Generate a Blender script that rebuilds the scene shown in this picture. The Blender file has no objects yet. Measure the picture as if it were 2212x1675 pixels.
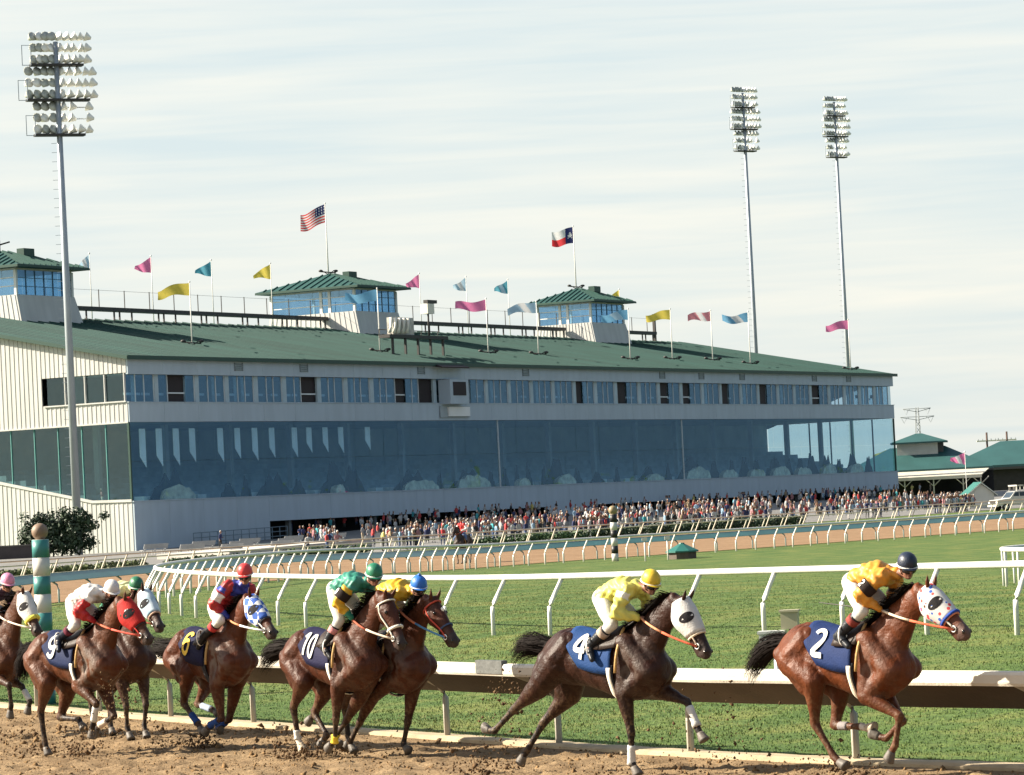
import bpy, bmesh, math, random
import numpy as np
from mathutils import Vector, Matrix
random.seed(7)
rng = np.random.default_rng(11)
R = math.radians
sc = bpy.context.scene
col = sc.collection

# ------------------------------------------------------------------ camera
PITCH, ROLL, EYE = math.atan(257/7500), 0.05, 3.0
cam_d = bpy.data.cameras.new('camera')
cam = bpy.data.objects.new('camera', cam_d)
col.objects.link(cam)
fw = Vector((0, math.cos(PITCH), math.sin(PITCH)))
r0 = Vector((1, 0, 0)); u0 = Vector((0, -math.sin(PITCH), math.cos(PITCH)))
rt = r0*math.cos(ROLL) - u0*math.sin(ROLL); up = r0*math.sin(ROLL) + u0*math.cos(ROLL)
mw = Matrix((rt, up, -fw)).transposed().to_4x4(); mw.translation = Vector((0, 0, EYE))
cam.matrix_world = mw
cam_d.sensor_width = 36; cam_d.lens = 36*7500/2212
cam_d.clip_start = 1; cam_d.clip_end = 20000
sc.camera = cam
# ------------------------------------------------------------------ sky and sun
SUN_EL = R(31); SUN_DIR = Vector((-0.98, 0.12, 0)).normalized()
sun_vec = Vector((SUN_DIR.x*math.cos(SUN_EL), SUN_DIR.y*math.cos(SUN_EL), math.sin(SUN_EL)))
w = bpy.data.worlds.new('World'); sc.world = w; w.use_nodes = True
nt = w.node_tree; nt.nodes.clear(); N = nt.nodes; LK = nt.links
out = N.new('ShaderNodeOutputWorld'); bg = N.new('ShaderNodeBackground')
sky = N.new('ShaderNodeTexSky'); sky.sky_type = 'NISHITA'; sky.sun_disc = False
sky.sun_elevation = SUN_EL
sky.sun_rotation = math.atan2(SUN_DIR.x, SUN_DIR.y)
sky.air_density = 1.0; sky.dust_density = 2.6; sky.ozone_density = 1.5
tc = N.new('ShaderNodeTexCoord')
def cloud_noise(scale, loc, det, rotz, dist):
    mp = N.new('ShaderNodeMapping'); mp.inputs['Scale'].default_value = scale
    mp.inputs['Location'].default_value = loc; mp.inputs['Rotation'].default_value = (0, rotz, 0)
    nz = N.new('ShaderNodeTexNoise'); nz.inputs['Scale'].default_value = 1; nz.inputs['Detail'].default_value = det
    nz.inputs['Roughness'].default_value = .5; nz.inputs['Distortion'].default_value = dist
    LK.new(tc.outputs['Generated'], mp.inputs['Vector']); LK.new(mp.outputs[0], nz.inputs['Vector'])
    return nz.outputs['Fac']
n1 = cloud_noise((5, 5, 70), (3.1, 1.0, 2.2), 4, R(-3), .5)
n2 = cloud_noise((12, 12, 240), (0.4, 5.0, 7.3), 5, R(-4), .7)
n3 = cloud_noise((4, 4, 14), (8.0, 1.7, .35), 2, 0, 0)
def mth(op, a, b):
    m = N.new('ShaderNodeMath'); m.operation = op
    for i, x in enumerate((a, b)):
        if isinstance(x, float) or isinstance(x, int): m.inputs[i].default_value = x
        else: LK.new(x, m.inputs[i])
    return m.outputs[0]
s_ = mth('ADD', mth('ADD', mth('MULTIPLY', n1, .5), mth('MULTIPLY', n2, .22)), mth('MULTIPLY', n3, .45))
rmp = N.new('ShaderNodeMapRange'); rmp.inputs['From Min'].default_value = .44; rmp.inputs['From Max'].default_value = .72
LK.new(s_, rmp.inputs['Value'])
veil = N.new('ShaderNodeMixRGB'); veil.inputs['Color1'].default_value = (4.30, 4.98, 5.20, 1); veil.inputs['Color2'].default_value = (6.0, 5.95, 5.45, 1)
LK.new(rmp.outputs[0], veil.inputs['Fac'])
# thin cloud glows towards the sun and greys to blue away from it
dt = N.new('ShaderNodeVectorMath'); dt.operation = 'DOT_PRODUCT'; dt.inputs[1].default_value = sun_vec; LK.new(tc.outputs['Generated'], dt.inputs[0])
gl = N.new('ShaderNodeMapRange'); gl.inputs['From Min'].default_value = -.75; gl.inputs['From Max'].default_value = -.02; LK.new(dt.outputs['Value'], gl.inputs['Value'])
gc = N.new('ShaderNodeMixRGB'); gc.inputs['Color1'].default_value = (.20, .31, .46, 1); gc.inputs['Color2'].default_value = (1.05, 1.03, 1.0, 1); LK.new(gl.outputs[0], gc.inputs['Fac'])
vs_ = N.new('ShaderNodeMixRGB'); vs_.blend_type = 'MULTIPLY'; vs_.inputs['Fac'].default_value = 1; LK.new(veil.outputs[0], vs_.inputs['Color1']); LK.new(gc.outputs[0], vs_.inputs['Color2'])
mx = N.new('ShaderNodeMixRGB')
sep = N.new('ShaderNodeSeparateXYZ'); LK.new(tc.outputs['Generated'], sep.inputs[0])
el = N.new('ShaderNodeMapRange'); el.inputs['From Min'].default_value = .15; el.inputs['From Max'].default_value = .6
el.inputs['To Min'].default_value = .88; el.inputs['To Max'].default_value = .12; LK.new(sep.outputs['Z'], el.inputs['Value']); LK.new(el.outputs[0], mx.inputs['Fac'])
LK.new(sky.outputs[0], mx.inputs['Color1']); LK.new(vs_.outputs[0], mx.inputs['Color2'])
LK.new(mx.outputs[0], bg.inputs['Color']); bg.inputs['Strength'].default_value = 0.06
LK.new(bg.outputs[0], out.inputs['Surface'])
sun_d = bpy.data.lights.new('sun', 'SUN'); sun = bpy.data.objects.new('sun', sun_d); col.objects.link(sun)
sun_d.energy = 5.0; sun_d.angle = R(.5); sun_d.color = (1, .90, .74)
sun.rotation_euler = sun_vec.to_track_quat('Z', 'Y').to_euler(); sun.location = (-60, 0, 60)
sc.view_settings.view_transform = 'Standard'; sc.view_settings.look = 'None'
sc.view_settings.gamma = 1; sc.view_settings.exposure = 1.5
sc.cycles.max_bounces = 8; sc.cycles.transparent_max_bounces = 16; sc.cycles.use_denoising = True

# ------------------------------------------------------------------ helpers
def new_mat(name):
    m = bpy.data.materials.new(name); m.use_nodes = True
    return m, m.node_tree, m.node_tree.nodes['Principled BSDF']
def pmat(name, c, rough=.6, var=.15, scale=6., bump=0., bscale=40., metal=0., attr=False, spec=.5, c2=None, det=4., stretch=(1, 1, 1)):
    m, t, b = new_mat(name)
    co = t.nodes.new('ShaderNodeTexCoord'); mp = t.nodes.new('ShaderNodeMapping'); mp.inputs['Scale'].default_value = stretch
    t.links.new(co.outputs['Object'], mp.inputs['Vector'])
    nz = t.nodes.new('ShaderNodeTexNoise'); nz.inputs['Scale'].default_value = scale; nz.inputs['Detail'].default_value = det
    t.links.new(mp.outputs[0], nz.inputs['Vector'])
    mr = t.nodes.new('ShaderNodeMapRange'); mr.inputs['From Min'].default_value = .3; mr.inputs['From Max'].default_value = .7
    t.links.new(nz.outputs['Fac'], mr.inputs['Value'])
    if c2 is not None:
        mix = t.nodes.new('ShaderNodeMixRGB'); mix.inputs['Color1'].default_value = (*c, 1); mix.inputs['Color2'].default_value = (*c2, 1)
        t.links.new(mr.outputs[0], mix.inputs['Fac']); t.links.new(mix.outputs[0], b.inputs['Base Color'])
    else:
        mr.inputs['To Min'].default_value = 1-var; mr.inputs['To Max'].default_value = 1+var
        mul = t.nodes.new('ShaderNodeVectorMath'); mul.operation = 'SCALE'
        if attr:
            a = t.nodes.new('ShaderNodeVertexColor'); a.layer_name = 'Col'; t.links.new(a.outputs['Color'], mul.inputs[0])
        else: mul.inputs[0].default_value = c
        t.links.new(mr.outputs[0], mul.inputs['Scale']); t.links.new(mul.outputs[0], b.inputs['Base Color'])
    b.inputs['Roughness'].default_value = rough; b.inputs['Metallic'].default_value = metal
    b.inputs['Specular IOR Level'].default_value = spec
    if bump:
        n2 = t.nodes.new('ShaderNodeTexNoise'); n2.inputs['Scale'].default_value = bscale; n2.inputs['Detail'].default_value = 5
        t.links.new(mp.outputs[0], n2.inputs['Vector'])
        bp = t.nodes.new('ShaderNodeBump'); bp.inputs['Strength'].default_value = bump; bp.inputs['Distance'].default_value = .02
        t.links.new(n2.outputs['Fac'], bp.inputs['Height']); t.links.new(bp.outputs[0], b.inputs['Normal'])
    return m
MATS = {}
def M(name, *a, **k):
    if name not in MATS: MATS[name] = pmat(name, *a, **k)
    return MATS[name]

def tag(o, label=None, cat=None, group=None, kind=None):
    if label: o['label'] = label
    if cat: o['category'] = cat
    if group: o['group'] = group
    if kind: o['kind'] = kind
    return o
def link(name, me, mat=None, parent=None, loc=None, rotz=None, smooth=False):
    o = bpy.data.objects.new(name, me); col.objects.link(o)
    if mat is not None and len(me.materials) == 0: me.materials.append(mat)
    if parent is not None: o.parent = parent
    if loc is not None: o.location = loc
    if rotz is not None: o.rotation_euler = (0, 0, rotz)
    return o
def empty(name, loc=(0, 0, 0), rotz=0., label=None, cat=None, group=None):
    o = bpy.data.objects.new(name, None); col.objects.link(o); o.location = loc; o.rotation_euler = (0, 0, rotz)
    o.empty_display_size = .2
    return tag(o, label, cat, group)

class MB:
    def __init__(s): s.v = []; s.f = []; s.sm = []
    def add(s, vs, fs, smooth=False):
        n = len(s.v); s.v += [tuple(map(float, v)) for v in vs]; s.f += [tuple(i+n for i in f) for f in fs]; s.sm += [smooth]*len(fs)
        return s
    def box(s, x0, x1, y0, y1, z0, z1):
        return s.add([(x0,y0,z0),(x1,y0,z0),(x1,y1,z0),(x0,y1,z0),(x0,y0,z1),(x1,y0,z1),(x1,y1,z1),(x0,y1,z1)],
                     [(0,3,2,1),(4,5,6,7),(0,1,5,4),(1,2,6,5),(2,3,7,6),(3,0,4,7)])
    def quad(s, a, b, c, d): return s.add([a, b, c, d], [(0, 1, 2, 3)])
    def poly(s, pts): return s.add(pts, [tuple(range(len(pts)))])
    def prism(s, pts, d):
        # pts: planar 3D polygon, extruded by vector d
        n = len(pts); d = np.array(d); a = [np.array(p, float) for p in pts]; b = [p+d for p in a]
        fs = [tuple(range(n))[::-1], tuple(range(n, 2*n))] + [(i, (i+1) % n, n+(i+1) % n, n+i) for i in range(n)]
        return s.add(a+b, fs)
    def rings(s, secs, n=12, cap=True, smooth=True, pole=0.):
        # secs: (centre, vecA, vecB)
        vs = []; fs = []; k = len(secs)
        th = np.linspace(0, 2*np.pi, n, endpoint=False)
        for c, a, b in secs:
            c = np.array(c, float); a = np.array(a, float); b = np.array(b, float)
            for t in th: vs.append(c + a*np.cos(t) + b*np.sin(t))
        for i in range(k-1):
            for j in range(n):
                fs.append((i*n+j, i*n+(j+1) % n, (i+1)*n+(j+1) % n, (i+1)*n+j))
        if cap:
            c0 = np.array(secs[0][0], float); c1 = np.array(secs[-1][0], float)
            d0 = c0-np.array(secs[1][0], float); d1 = c1-np.array(secs[-2][0], float)
            d0 /= np.linalg.norm(d0)+1e-9; d1 /= np.linalg.norm(d1)+1e-9
            r0_ = np.linalg.norm(secs[0][1]); r1_ = np.linalg.norm(secs[-1][1])
            vs.append(c0+d0*r0_*pole); vs.append(c1+d1*r1_*pole); i0 = len(vs)-2; i1 = len(vs)-1
            for j in range(n):
                fs.append((i0, (j+1) % n, j)); fs.append((i1, (k-1)*n+j, (k-1)*n+(j+1) % n))
        return s.add(vs, fs, smooth)
    def tube(s, pts, r, n=8, cap=True, flat=None):
        pts = [np.array(p, float) for p in pts]; k = len(pts)
        rr = r if hasattr(r, '__len__') else [r]*k
        ref = np.array(flat, float) if flat is not None else None
        secs = []
        for i in range(k):
            d = pts[min(i+1, k-1)]-pts[max(i-1, 0)]; d /= np.linalg.norm(d)+1e-9
            q = ref if ref is not None else (np.array([0, 0, 1.]) if abs(d[2]) < .9 else np.array([1., 0, 0]))
            a = np.cross(d, q); a /= np.linalg.norm(a)+1e-9; b = np.cross(a, d)*-1
            secs.append((pts[i], b*rr[i], a*rr[i]) if False else (pts[i], a*rr[i], np.cross(d, a)*rr[i]))
        return s.rings(secs, n, cap)
    def sphere(s, c, r, n=12, m=8):
        r = np.array(r if hasattr(r, '__len__') else (r, r, r), float); c = np.array(c, float)
        vs = [c+np.array((0, 0, -1))*r]; fs = []
        for i in range(1, m):
            p = -math.pi/2+math.pi*i/m
            for j in range(n):
                t = 2*math.pi*j/n; vs.append(c+np.array((math.cos(p)*math.cos(t), math.cos(p)*math.sin(t), math.sin(p)))*r)
        vs.append(c+np.array((0, 0, 1))*r); L = len(vs)-1
        for j in range(n):
            fs.append((0, 1+(j+1) % n, 1+j)); fs.append((L, 1+(m-2)*n+j, 1+(m-2)*n+(j+1) % n))
        for i in range(m-2):
            for j in range(n):
                a = 1+i*n+j; b = 1+i*n+(j+1) % n; fs.append((a, b, b+n, a+n))
        return s.add(vs, fs, True)
    def cap(s, A, B, ra, rb, n=12):
        # tapered capsule
        A = np.array(A, float); B = np.array(B, float)
        d = B-A; l = np.linalg.norm(d)+1e-9; d /= l
        q = np.array([0, 1., 0]) if abs(d[1]) < .9 else np.array([1., 0, 0])
        a = np.cross(d, q); a /= np.linalg.norm(a); b = np.cross(d, a)
        se = []
        for t in (-.95, -.7, -.35): se.append((A+d*ra*t, ra*math.sqrt(1-t*t)))
        for t in np.linspace(0, 1, 4): se.append((A+d*l*t, ra+(rb-ra)*t))
        for t in (.35, .7, .95): se.append((B+d*rb*t, rb*math.sqrt(1-t*t)))
        return s.rings([(c, a*r, b*r) for c, r in se], n)
    def chain(s, pts, rad, n=12):
        for i in range(len(pts)-1): s.cap(pts[i], pts[i+1], rad[i], rad[i+1], n)
        return s
    def mesh(s, name):
        me = bpy.data.meshes.new(name); me.from_pydata(s.v, [], s.f); me.update()
        if any(s.sm): me.polygons.foreach_set('use_smooth', s.sm)
        return me
    def build(s, name, mat, parent=None, loc=None, rotz=None): return link(name, s.mesh(name), mat, parent, loc, rotz)

def remesh(mb, name, voxel, smooth=4, fac=.5):
    me = mb.mesh('tmp'); o = bpy.data.objects.new('tmp', me); col.objects.link(o)
    md = o.modifiers.new('r', 'REMESH'); md.mode = 'VOXEL'; md.voxel_size = voxel; md.use_smooth_shade = True
    if smooth:
        sm = o.modifiers.new('s', 'SMOOTH'); sm.factor = fac; sm.iterations = smooth
    dg = bpy.context.evaluated_depsgraph_get(); ev = o.evaluated_get(dg)
    nm = bpy.data.meshes.new_from_object(ev); nm.name = name
    bpy.data.objects.remove(o); bpy.data.meshes.remove(me)
    nm.materials.clear()
    nm.polygons.foreach_set('use_smooth', [True]*len(nm.polygons))
    return nm
def verts(me):
    a = np.empty(len(me.vertices)*3); me.vertices.foreach_get('co', a); return a.reshape(-1, 3)
def set_col(me, c):
    at = me.color_attributes.new('Col', 'FLOAT_COLOR', 'POINT')
    c = np.concatenate([c, np.ones((len(c), 1))], 1); at.data.foreach_set('color', c.ravel().astype(np.float32))
_CR = {}; _KEEP = []
def crm(tab, xs):
    # smooth (Catmull-Rom) interpolation of table rows [x, v1, v2...]
    key = id(tab) if isinstance(tab, list) else None
    if key in _CR: t, x, mk = _CR[key]
    else:
        t = np.array(tab, float); x = t[:, 0]; mk = [np.gradient(t[:, k], x) for k in range(1, t.shape[1])]
        if key: _CR[key] = (t, x, mk); _KEEP.append(tab)
    o = []
    for q in xs:
        i = int(np.clip(np.searchsorted(x, q)-1, 0, len(x)-2)); h = x[i+1]-x[i]; u = (q-x[i])/h
        h00 = 2*u**3-3*u*u+1; h10 = u**3-2*u*u+u; h01 = -2*u**3+3*u*u; h11 = u**3-u*u
        o.append([h00*t[i, k+1]+h10*h*mk[k][i]+h01*t[i+1, k+1]+h11*h*mk[k][i+1] for k in range(t.shape[1]-1)])
    return np.array(o)
def path_resample(pts, step):
    p = np.array(pts, float); s = np.r_[0, np.cumsum(np.linalg.norm(np.diff(p, axis=0), axis=1))]
    n = max(2, int(round(s[-1]/step))+1); q = np.linspace(0, s[-1], n*6)
    sm = crm(np.c_[s, p], q); s2 = np.r_[0, np.cumsum(np.linalg.norm(np.diff(sm, axis=0), axis=1))]
    q2 = np.linspace(0, s2[-1], n)
    return np.stack([np.interp(q2, s2, sm[:, k]) for k in range(p.shape[1])], 1)
def tangents(p):
    d = np.gradient(p, axis=0); return d/np.linalg.norm(d, axis=1)[:, None]
def sstep(x): x = np.clip(x, 0, 1); return x*x*(3-2*x)

# ------------------------------------------------------------------ terrain
RAIL1 = np.array([(-40,130),(-26.5,96),(-20,82),(-14.2,70),(-9,59.6),(-5.7,53.4),(-2.1,47.2),(.5,42.6),(1.9,40.3),(4.85,36.4),(8.5,32.4),(13,28.8),(24,22)], float)
RAIL1S = path_resample(RAIL1, 1.0); RAIL1C = path_resample(RAIL1, 3.0)
def sdist(P):
    # signed distance from the inner rail line, positive on the infield side
    P = np.atleast_2d(P)[:, :2]; A = RAIL1C[:-1]; B = RAIL1C[1:]; best = np.full(len(P), 1e9); sg = np.ones(len(P))
    for a, b in zip(A, B):
        d = b-a; t = np.clip(((P-a)@d)/(d@d), 0, 1); q = a+t[:, None]*d; r = P-q; dd = np.hypot(r[:, 0], r[:, 1])
        k = dd < best; best = np.where(k, dd, best); sg = np.where(k, np.sign(d[0]*r[:, 1]-d[1]*r[:, 0]), sg)
    return best*sg
def gz(P):
    s = sdist(P)
    return .5*sstep((s-2)/16)*(1-sstep((s-24)/38)) - .07*(1-sstep((s+.1)/.5))
def gz1(x, y): return float(gz(np.array([[x, y]]))[0])
xs = np.r_[-9000, -3000, -900, -300, -150, np.arange(-80, -30, 4.), np.arange(-30, 25, .6), np.arange(25, 90, 4.), 120, 200, 500, 1500, 4000, 9000]
ys = np.r_[-300, 0, np.arange(14, 28, 2.), np.arange(28, 112, .6), np.arange(112, 260, 4.), 300, 400, 600, 1000, 2500, 6000, 16000]
gx, gy = np.meshgrid(xs, ys); P = np.c_[gx.ravel(), gy.ravel()]
near = (np.abs(P[:, 0]) < 140) & (P[:, 1] > 5) & (P[:, 1] < 300)
zz = np.where(P[:, 0] > -140, 0., 0.); zz[near] = gz(P[near]); zz[~near] = -.0
nx, ny = len(xs), len(ys)
fs = [(j*nx+i, j*nx+i+1, (j+1)*nx+i+1, (j+1)*nx+i) for j in range(ny-1) for i in range(nx-1)]
mb = MB(); mb.add(np.c_[P, zz], fs, True)
def grass_mat():
    m, t, b = new_mat('turf'); L = t.links
    g = t.nodes.new('ShaderNodeNewGeometry')
    def noise(s, d=4):
        n = t.nodes.new('ShaderNodeTexNoise'); n.inputs['Scale'].default_value = s; n.inputs['Detail'].default_value = d
        L.new(g.outputs['Position'], n.inputs['Vector']); return n.outputs['Fac']
    r1 = t.nodes.new('ShaderNodeValToRGB'); e = r1.color_ramp.elements
    e[0].position = .36; e[0].color = (.060, .110, .026, 1); e[1].position = .63; e[1].color = (.140, .165, .046, 1)
    x = e.new(.50); x.color = (.086, .135, .034, 1)
    L.new(noise(.6, 7), r1.inputs['Fac'])
    r2 = t.nodes.new('ShaderNodeValToRGB'); e = r2.color_ramp.elements
    e[0].position = .35; e[0].color = (.62, .66, .58, 1); e[1].position = .68; e[1].color = (1.25, 1.2, 1.15, 1)
    L.new(noise(7, 6), r2.inputs['Fac'])
    mu = t.nodes.new('ShaderNodeMixRGB'); mu.blend_type = 'MULTIPLY'; mu.inputs['Fac'].default_value = .8
    L.new(r1.outputs[0], mu.inputs['Color1']); L.new(r2.outputs[0], mu.inputs['Color2']); L.new(mu.outputs[0], b.inputs['Base Color'])
    bp = t.nodes.new('ShaderNodeBump'); bp.inputs['Strength'].default_value = .9; bp.inputs['Distance'].default_value = .05
    L.new(noise(14, 8), bp.inputs['Height']); L.new(bp.outputs[0], b.inputs['Normal'])
    b.inputs['Roughness'].default_value = .85; b.inputs['Specular IOR Level'].default_value = .2
    return m
TURF = grass_mat()
tag(mb.build('ground', TURF), 'mown green turf of the infield and turf course', kind='structure')

def dirt_mat(name, c1, c2, scale, bump):
    m, t, b = new_mat(name); L = t.links; g = t.nodes.new('ShaderNodeNewGeometry')
    def noise(s, d=6):
        n = t.nodes.new('ShaderNodeTexNoise'); n.inputs['Scale'].default_value = s; n.inputs['Detail'].default_value = d; n.inputs['Roughness'].default_value = .62
        L.new(g.outputs['Position'], n.inputs['Vector']); return n.outputs['Fac']
    r1 = t.nodes.new('ShaderNodeValToRGB'); e = r1.color_ramp.elements
    e[0].position = .34; e[0].color = (*c1, 1); e[1].position = .66; e[1].color = (*c2, 1)
    L.new(noise(scale), r1.inputs['Fac'])
    r2 = t.nodes.new('ShaderNodeValToRGB'); e = r2.color_ramp.elements
    e[0].position = .3; e[0].color = (.72, .7, .68, 1); e[1].position = .6; e[1].color = (1.1, 1.1, 1.1, 1)
    L.new(noise(scale*9), r2.inputs['Fac'])
    mu = t.nodes.new('ShaderNodeMixRGB'); mu.blend_type = 'MULTIPLY'; mu.inputs['Fac'].default_value = .8
    L.new(r1.outputs[0], mu.inputs['Color1']); L.new(r2.outputs[0], mu.inputs['Color2']); L.new(mu.outputs[0], b.inputs['Base Color'])
    bp = t.nodes.new('ShaderNodeBump'); bp.inputs['Strength'].default_value = bump; bp.inputs['Distance'].default_value = .03
    L.new(noise(26, 8), bp.inputs['Height']); L.new(bp.outputs[0], b.inputs['Normal'])
    b.inputs['Roughness'].default_value = .95; b.inputs['Specular IOR Level'].default_value = .1
    return m
DIRT = dirt_mat('track_dirt', (.175, .118, .066), (.30, .212, .122), 1.6, .9)
DIRT2 = dirt_mat('main_track_dirt', (.205, .130, .075), (.265, .175, .104), .25, .4)
# near dirt track: a strip along the rail, its surface cut up by hooves
cv = path_resample(RAIL1[3:], .07); tg = tangents(cv); nrm = np.c_[-tg[:, 1], tg[:, 0]]   # infield normal
offs = np.r_[np.arange(-.02, -6.5, -.075), np.linspace(-6.6, -40, 24)]
def vnoise(P, s, seed):
    r_ = np.random.default_rng(seed); G = r_.random((256, 256)); q = P*s; i = np.floor(q).astype(int); f = sstep(q-i)
    a = G[i[:, 0] % 256, i[:, 1] % 256]; b = G[(i[:, 0]+1) % 256, i[:, 1] % 256]; c = G[i[:, 0] % 256, (i[:, 1]+1) % 256]; d = G[(i[:, 0]+1) % 256, (i[:, 1]+1) % 256]
    return (a*(1-f[:, 0])+b*f[:, 0])*(1-f[:, 1])+(c*(1-f[:, 0])+d*f[:, 0])*f[:, 1]
nc, no = len(cv), len(offs)
PP = (cv[None, :, :]+nrm[None, :, :]*offs[:, None, None]).reshape(-1, 2)
sa = np.tile(np.arange(nc)*.07, no); so = np.repeat(offs, nc)
lane = np.c_[sa*.35, so*1.6]
z = (vnoise(lane, 1.0, 1)-.5)*.06+(vnoise(PP, 3.1, 2)-.5)*.055+(vnoise(PP, 7, 3)-.5)*.045+(vnoise(PP, 14, 4)-.5)*.022
z *= np.clip(-so/.5, .1, 1)
# hoof prints
for k in range(520):
    a = rng.integers(0, nc); o_ = -rng.uniform(.6, 5.5); c = cv[a]+nrm[a]*o_; r_ = rng.uniform(.09, .17)
    jj = np.where((np.abs(PP[:, 0]-c[0]) < .4) & (np.abs(PP[:, 1]-c[1]) < .4))[0]
    d2 = ((PP[jj]-c)**2).sum(1)/r_**2
    z[jj] += np.where(d2 < 4, -.05*np.exp(-d2*1.6)+.028*np.exp(-(np.sqrt(d2)-1.25)**2*5), 0)
fs = [(j*nc+i, (j+1)*nc+i, (j+1)*nc+i+1, j*nc+i+1) for j in range(no-1) for i in range(nc-1)]
mb = MB(); mb.add(np.c_[PP, z], fs, True)
tag(mb.build('dirt_track', DIRT), 'churned brown dirt track the horses gallop on', kind='structure')
def dz(x, y):
    k = np.argmin(((PP-np.array((x, y)))**2).sum(1)); return float(z[k])
# pale curb strip along the rail
mb = MB(); cs = path_resample(RAIL1[3:], .5); tg2 = tangents(cs); n2_ = np.c_[-tg2[:, 1], tg2[:, 0]]
prof = [(-.04, -.2), (-.04, .035), (.02, .055), (.33, .05), (.38, .02), (.38, -.2)]
vs = []; fs = []
for i in range(len(cs)):
    for o_, h in prof: vs.append((*(cs[i]+n2_[i]*o_), h+rng.uniform(-.006, .006)))
for i in range(len(cs)-1):
    for j in range(len(prof)-1): fs.append((i*6+j, i*6+j+1, (i+1)*6+j+1, (i+1)*6+j))
mb.add(vs, fs)
tag(mb.build('kerb', M('kerb_sand', (.40, .32, .205), .9, .2, 3, .5, 30)), 'pale sandy kerb strip under the near rail', kind='structure')

# grandstand frame: local x along the facade, y into the building
GO = np.array((-39.07, 352.22)); GA = R(61.2)
ge1 = np.array((math.cos(GA), math.sin(GA))); ge2 = np.array((-math.sin(GA), math.cos(GA)))
def G(x, y, z): p = GO+ge1*x+ge2*y; return (p[0], p[1], z)
def GL(p): q = np.array(p[:2])-GO; return q@ge1, q@ge2
def apron_z(x, y):
    t = np.clip((y+60)/48, 0, 1); zm = np.interp(x, [-20, 0, 26, 60], [.42, .42, .8, 1.65]); return .03+(zm-.03)*t
ax = np.r_[-140:330:5]; ay = np.r_[-66:3:3.]; ax_, ay_ = np.meshgrid(ax, ay)
vs = [G(a, b, float(apron_z(a, b))) for a, b in zip(ax_.ravel(), ay_.ravel())]; na = len(ax)
fs = [(j*na+i, j*na+i+1, (j+1)*na+i+1, (j+1)*na+i) for j in range(len(ay)-1) for i in range(na-1)]
mb = MB(); mb.add(vs, fs, True)
tag(mb.build('apron', M('concrete', (.17, .165, .155), .85, .18, .3, .2, 8)), 'pale concrete apron in front of the grandstand', kind='structure')

# ------------------------------------------------------------------ rails
R3A = [(-11.3,128),(-9.6,142),(-5,158),(1.4,176),(12.5,188.5),(30.7,212),(44,230),(60,252)]
R2LOOP = [(60,-16+20),(40,18),(24,36),(12.5,52),(8,58.5),(4.2,64.2),(-.1,70.6),(-4.9,81.5),(-8.6,92.5),(-11.2,104),(-12.1,116)]+R3A[:]
R3B = [(-40,40),(-26,78),(-19,104),(-15.7,118.7),(-13.6,128),(-8,151),(1.0,180),(12.0,192.5),(29.5,216),(43,234.5),(60,257)]
R4 = [(-62,140),(-46,178),(-34,209),(-29,220),(-24.4,234),(4.9,278),(10.6,287),(19.6,303),(31.6,321),(38,330),(60,362),(90,404)]
R4B = [(-64,143),(-48,181),(-36,213),(-31,224),(-26.2,237.5),(3.6,281.5),(9.2,290.2),(18,306),(30,324),(36.6,333),(58.6,365),(88,407)]
WHITE = M('white_rail', (.66, .65, .61), .45, .10, 1.3, .15, 30)
CREAM = M('cream_rail', (.56, .51, .39), .5, .12, 1.5)
TEAL = M('teal_cover', (.055, .17, .165), .45, .15, .8)
BROWNU = M('underside_shade_brown', (.07, .048, .032), .8, .25, 1.2, .3, 20)  # brown carries the cover's underside shade and the dirt reflected in it
def arm_rot(t): return math.atan2(t[0], -t[1])            # local +x along the normal to the right of the tangent
def in_view(p, m=3.0):
    return p[1] > 20 and abs(p[0])/p[1] < .1475+m/p[1]
def fence(name, label, cat, path, spacing, postmb, rails, posm, flip=1, group=None, extra=None, zf=gz1, far=None):
    pp = path_resample(path, spacing)
    if far:
        q = path_resample(path, far); k0 = np.argmin(np.abs(pp[:, 1]-118)+np.abs(pp[:, 0]+12)); k1 = np.argmin(np.abs(q[:, 1]-118)+np.abs(q[:, 0]+12)); pp = np.r_[pp[:k0], q[k1:]]
    tg = tangents(pp); root = None
    dense = path_resample(path, min(1.0, spacing/2)); td = tangents(dense)
    keep = [i for i in range(len(dense)) if in_view(dense[i], 7)]
    dense = dense[keep[0]:keep[-1]+1]; td = td[keep[0]:keep[-1]+1]
    root = empty(name, (0, 0, 0), 0, label, cat, group)
    nd = np.c_[td[:, 1], -td[:, 0]]*flip
    zs = gz(dense)
    zp = gz(pp)
    for nm, off, zr, r_, mat in rails:
        pts = np.c_[dense+nd*off, zs+zr]; b = MB().tube(pts, r_, 8); b.build(nm, mat, root)
    if extra:
        for nm, prof, mat in extra:
            vs = []; fs = []; k = len(prof)
            for i in range(len(dense)):
                for o_, h in prof: vs.append((*(dense[i]+nd[i]*o_), zs[i]+h))
            for i in range(len(dense)-1):
                for j in range(k): fs.append((i*k+j, i*k+(j+1) % k, (i+1)*k+(j+1) % k, (i+1)*k+j))
            MB().add(vs, fs).build(nm, mat, root)
    me = postmb.mesh(name+'_post'); me.materials.append(posm)
    for i, p in enumerate(pp):
        if not in_view(p, 3): continue
        n = np.array((tg[i][1], -tg[i][0]))*flip
        o = link('post', me, None, root, (p[0], p[1], zp[i]), math.atan2(n[1], n[0]))
        o.rotation_euler = (random.uniform(-.008, .008), random.uniform(-.008, .008), o.rotation_euler[2])
    return root
def gooseneck(r=.045, off=.34, h=1.16):
    return MB().tube([(0, 0, -.2), (0, 0, .45), (.005, 0, .58), (.04, 0, .66), (off*.55, 0, .90), (off*.95, 0, h-.03)], r, 8)
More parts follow.
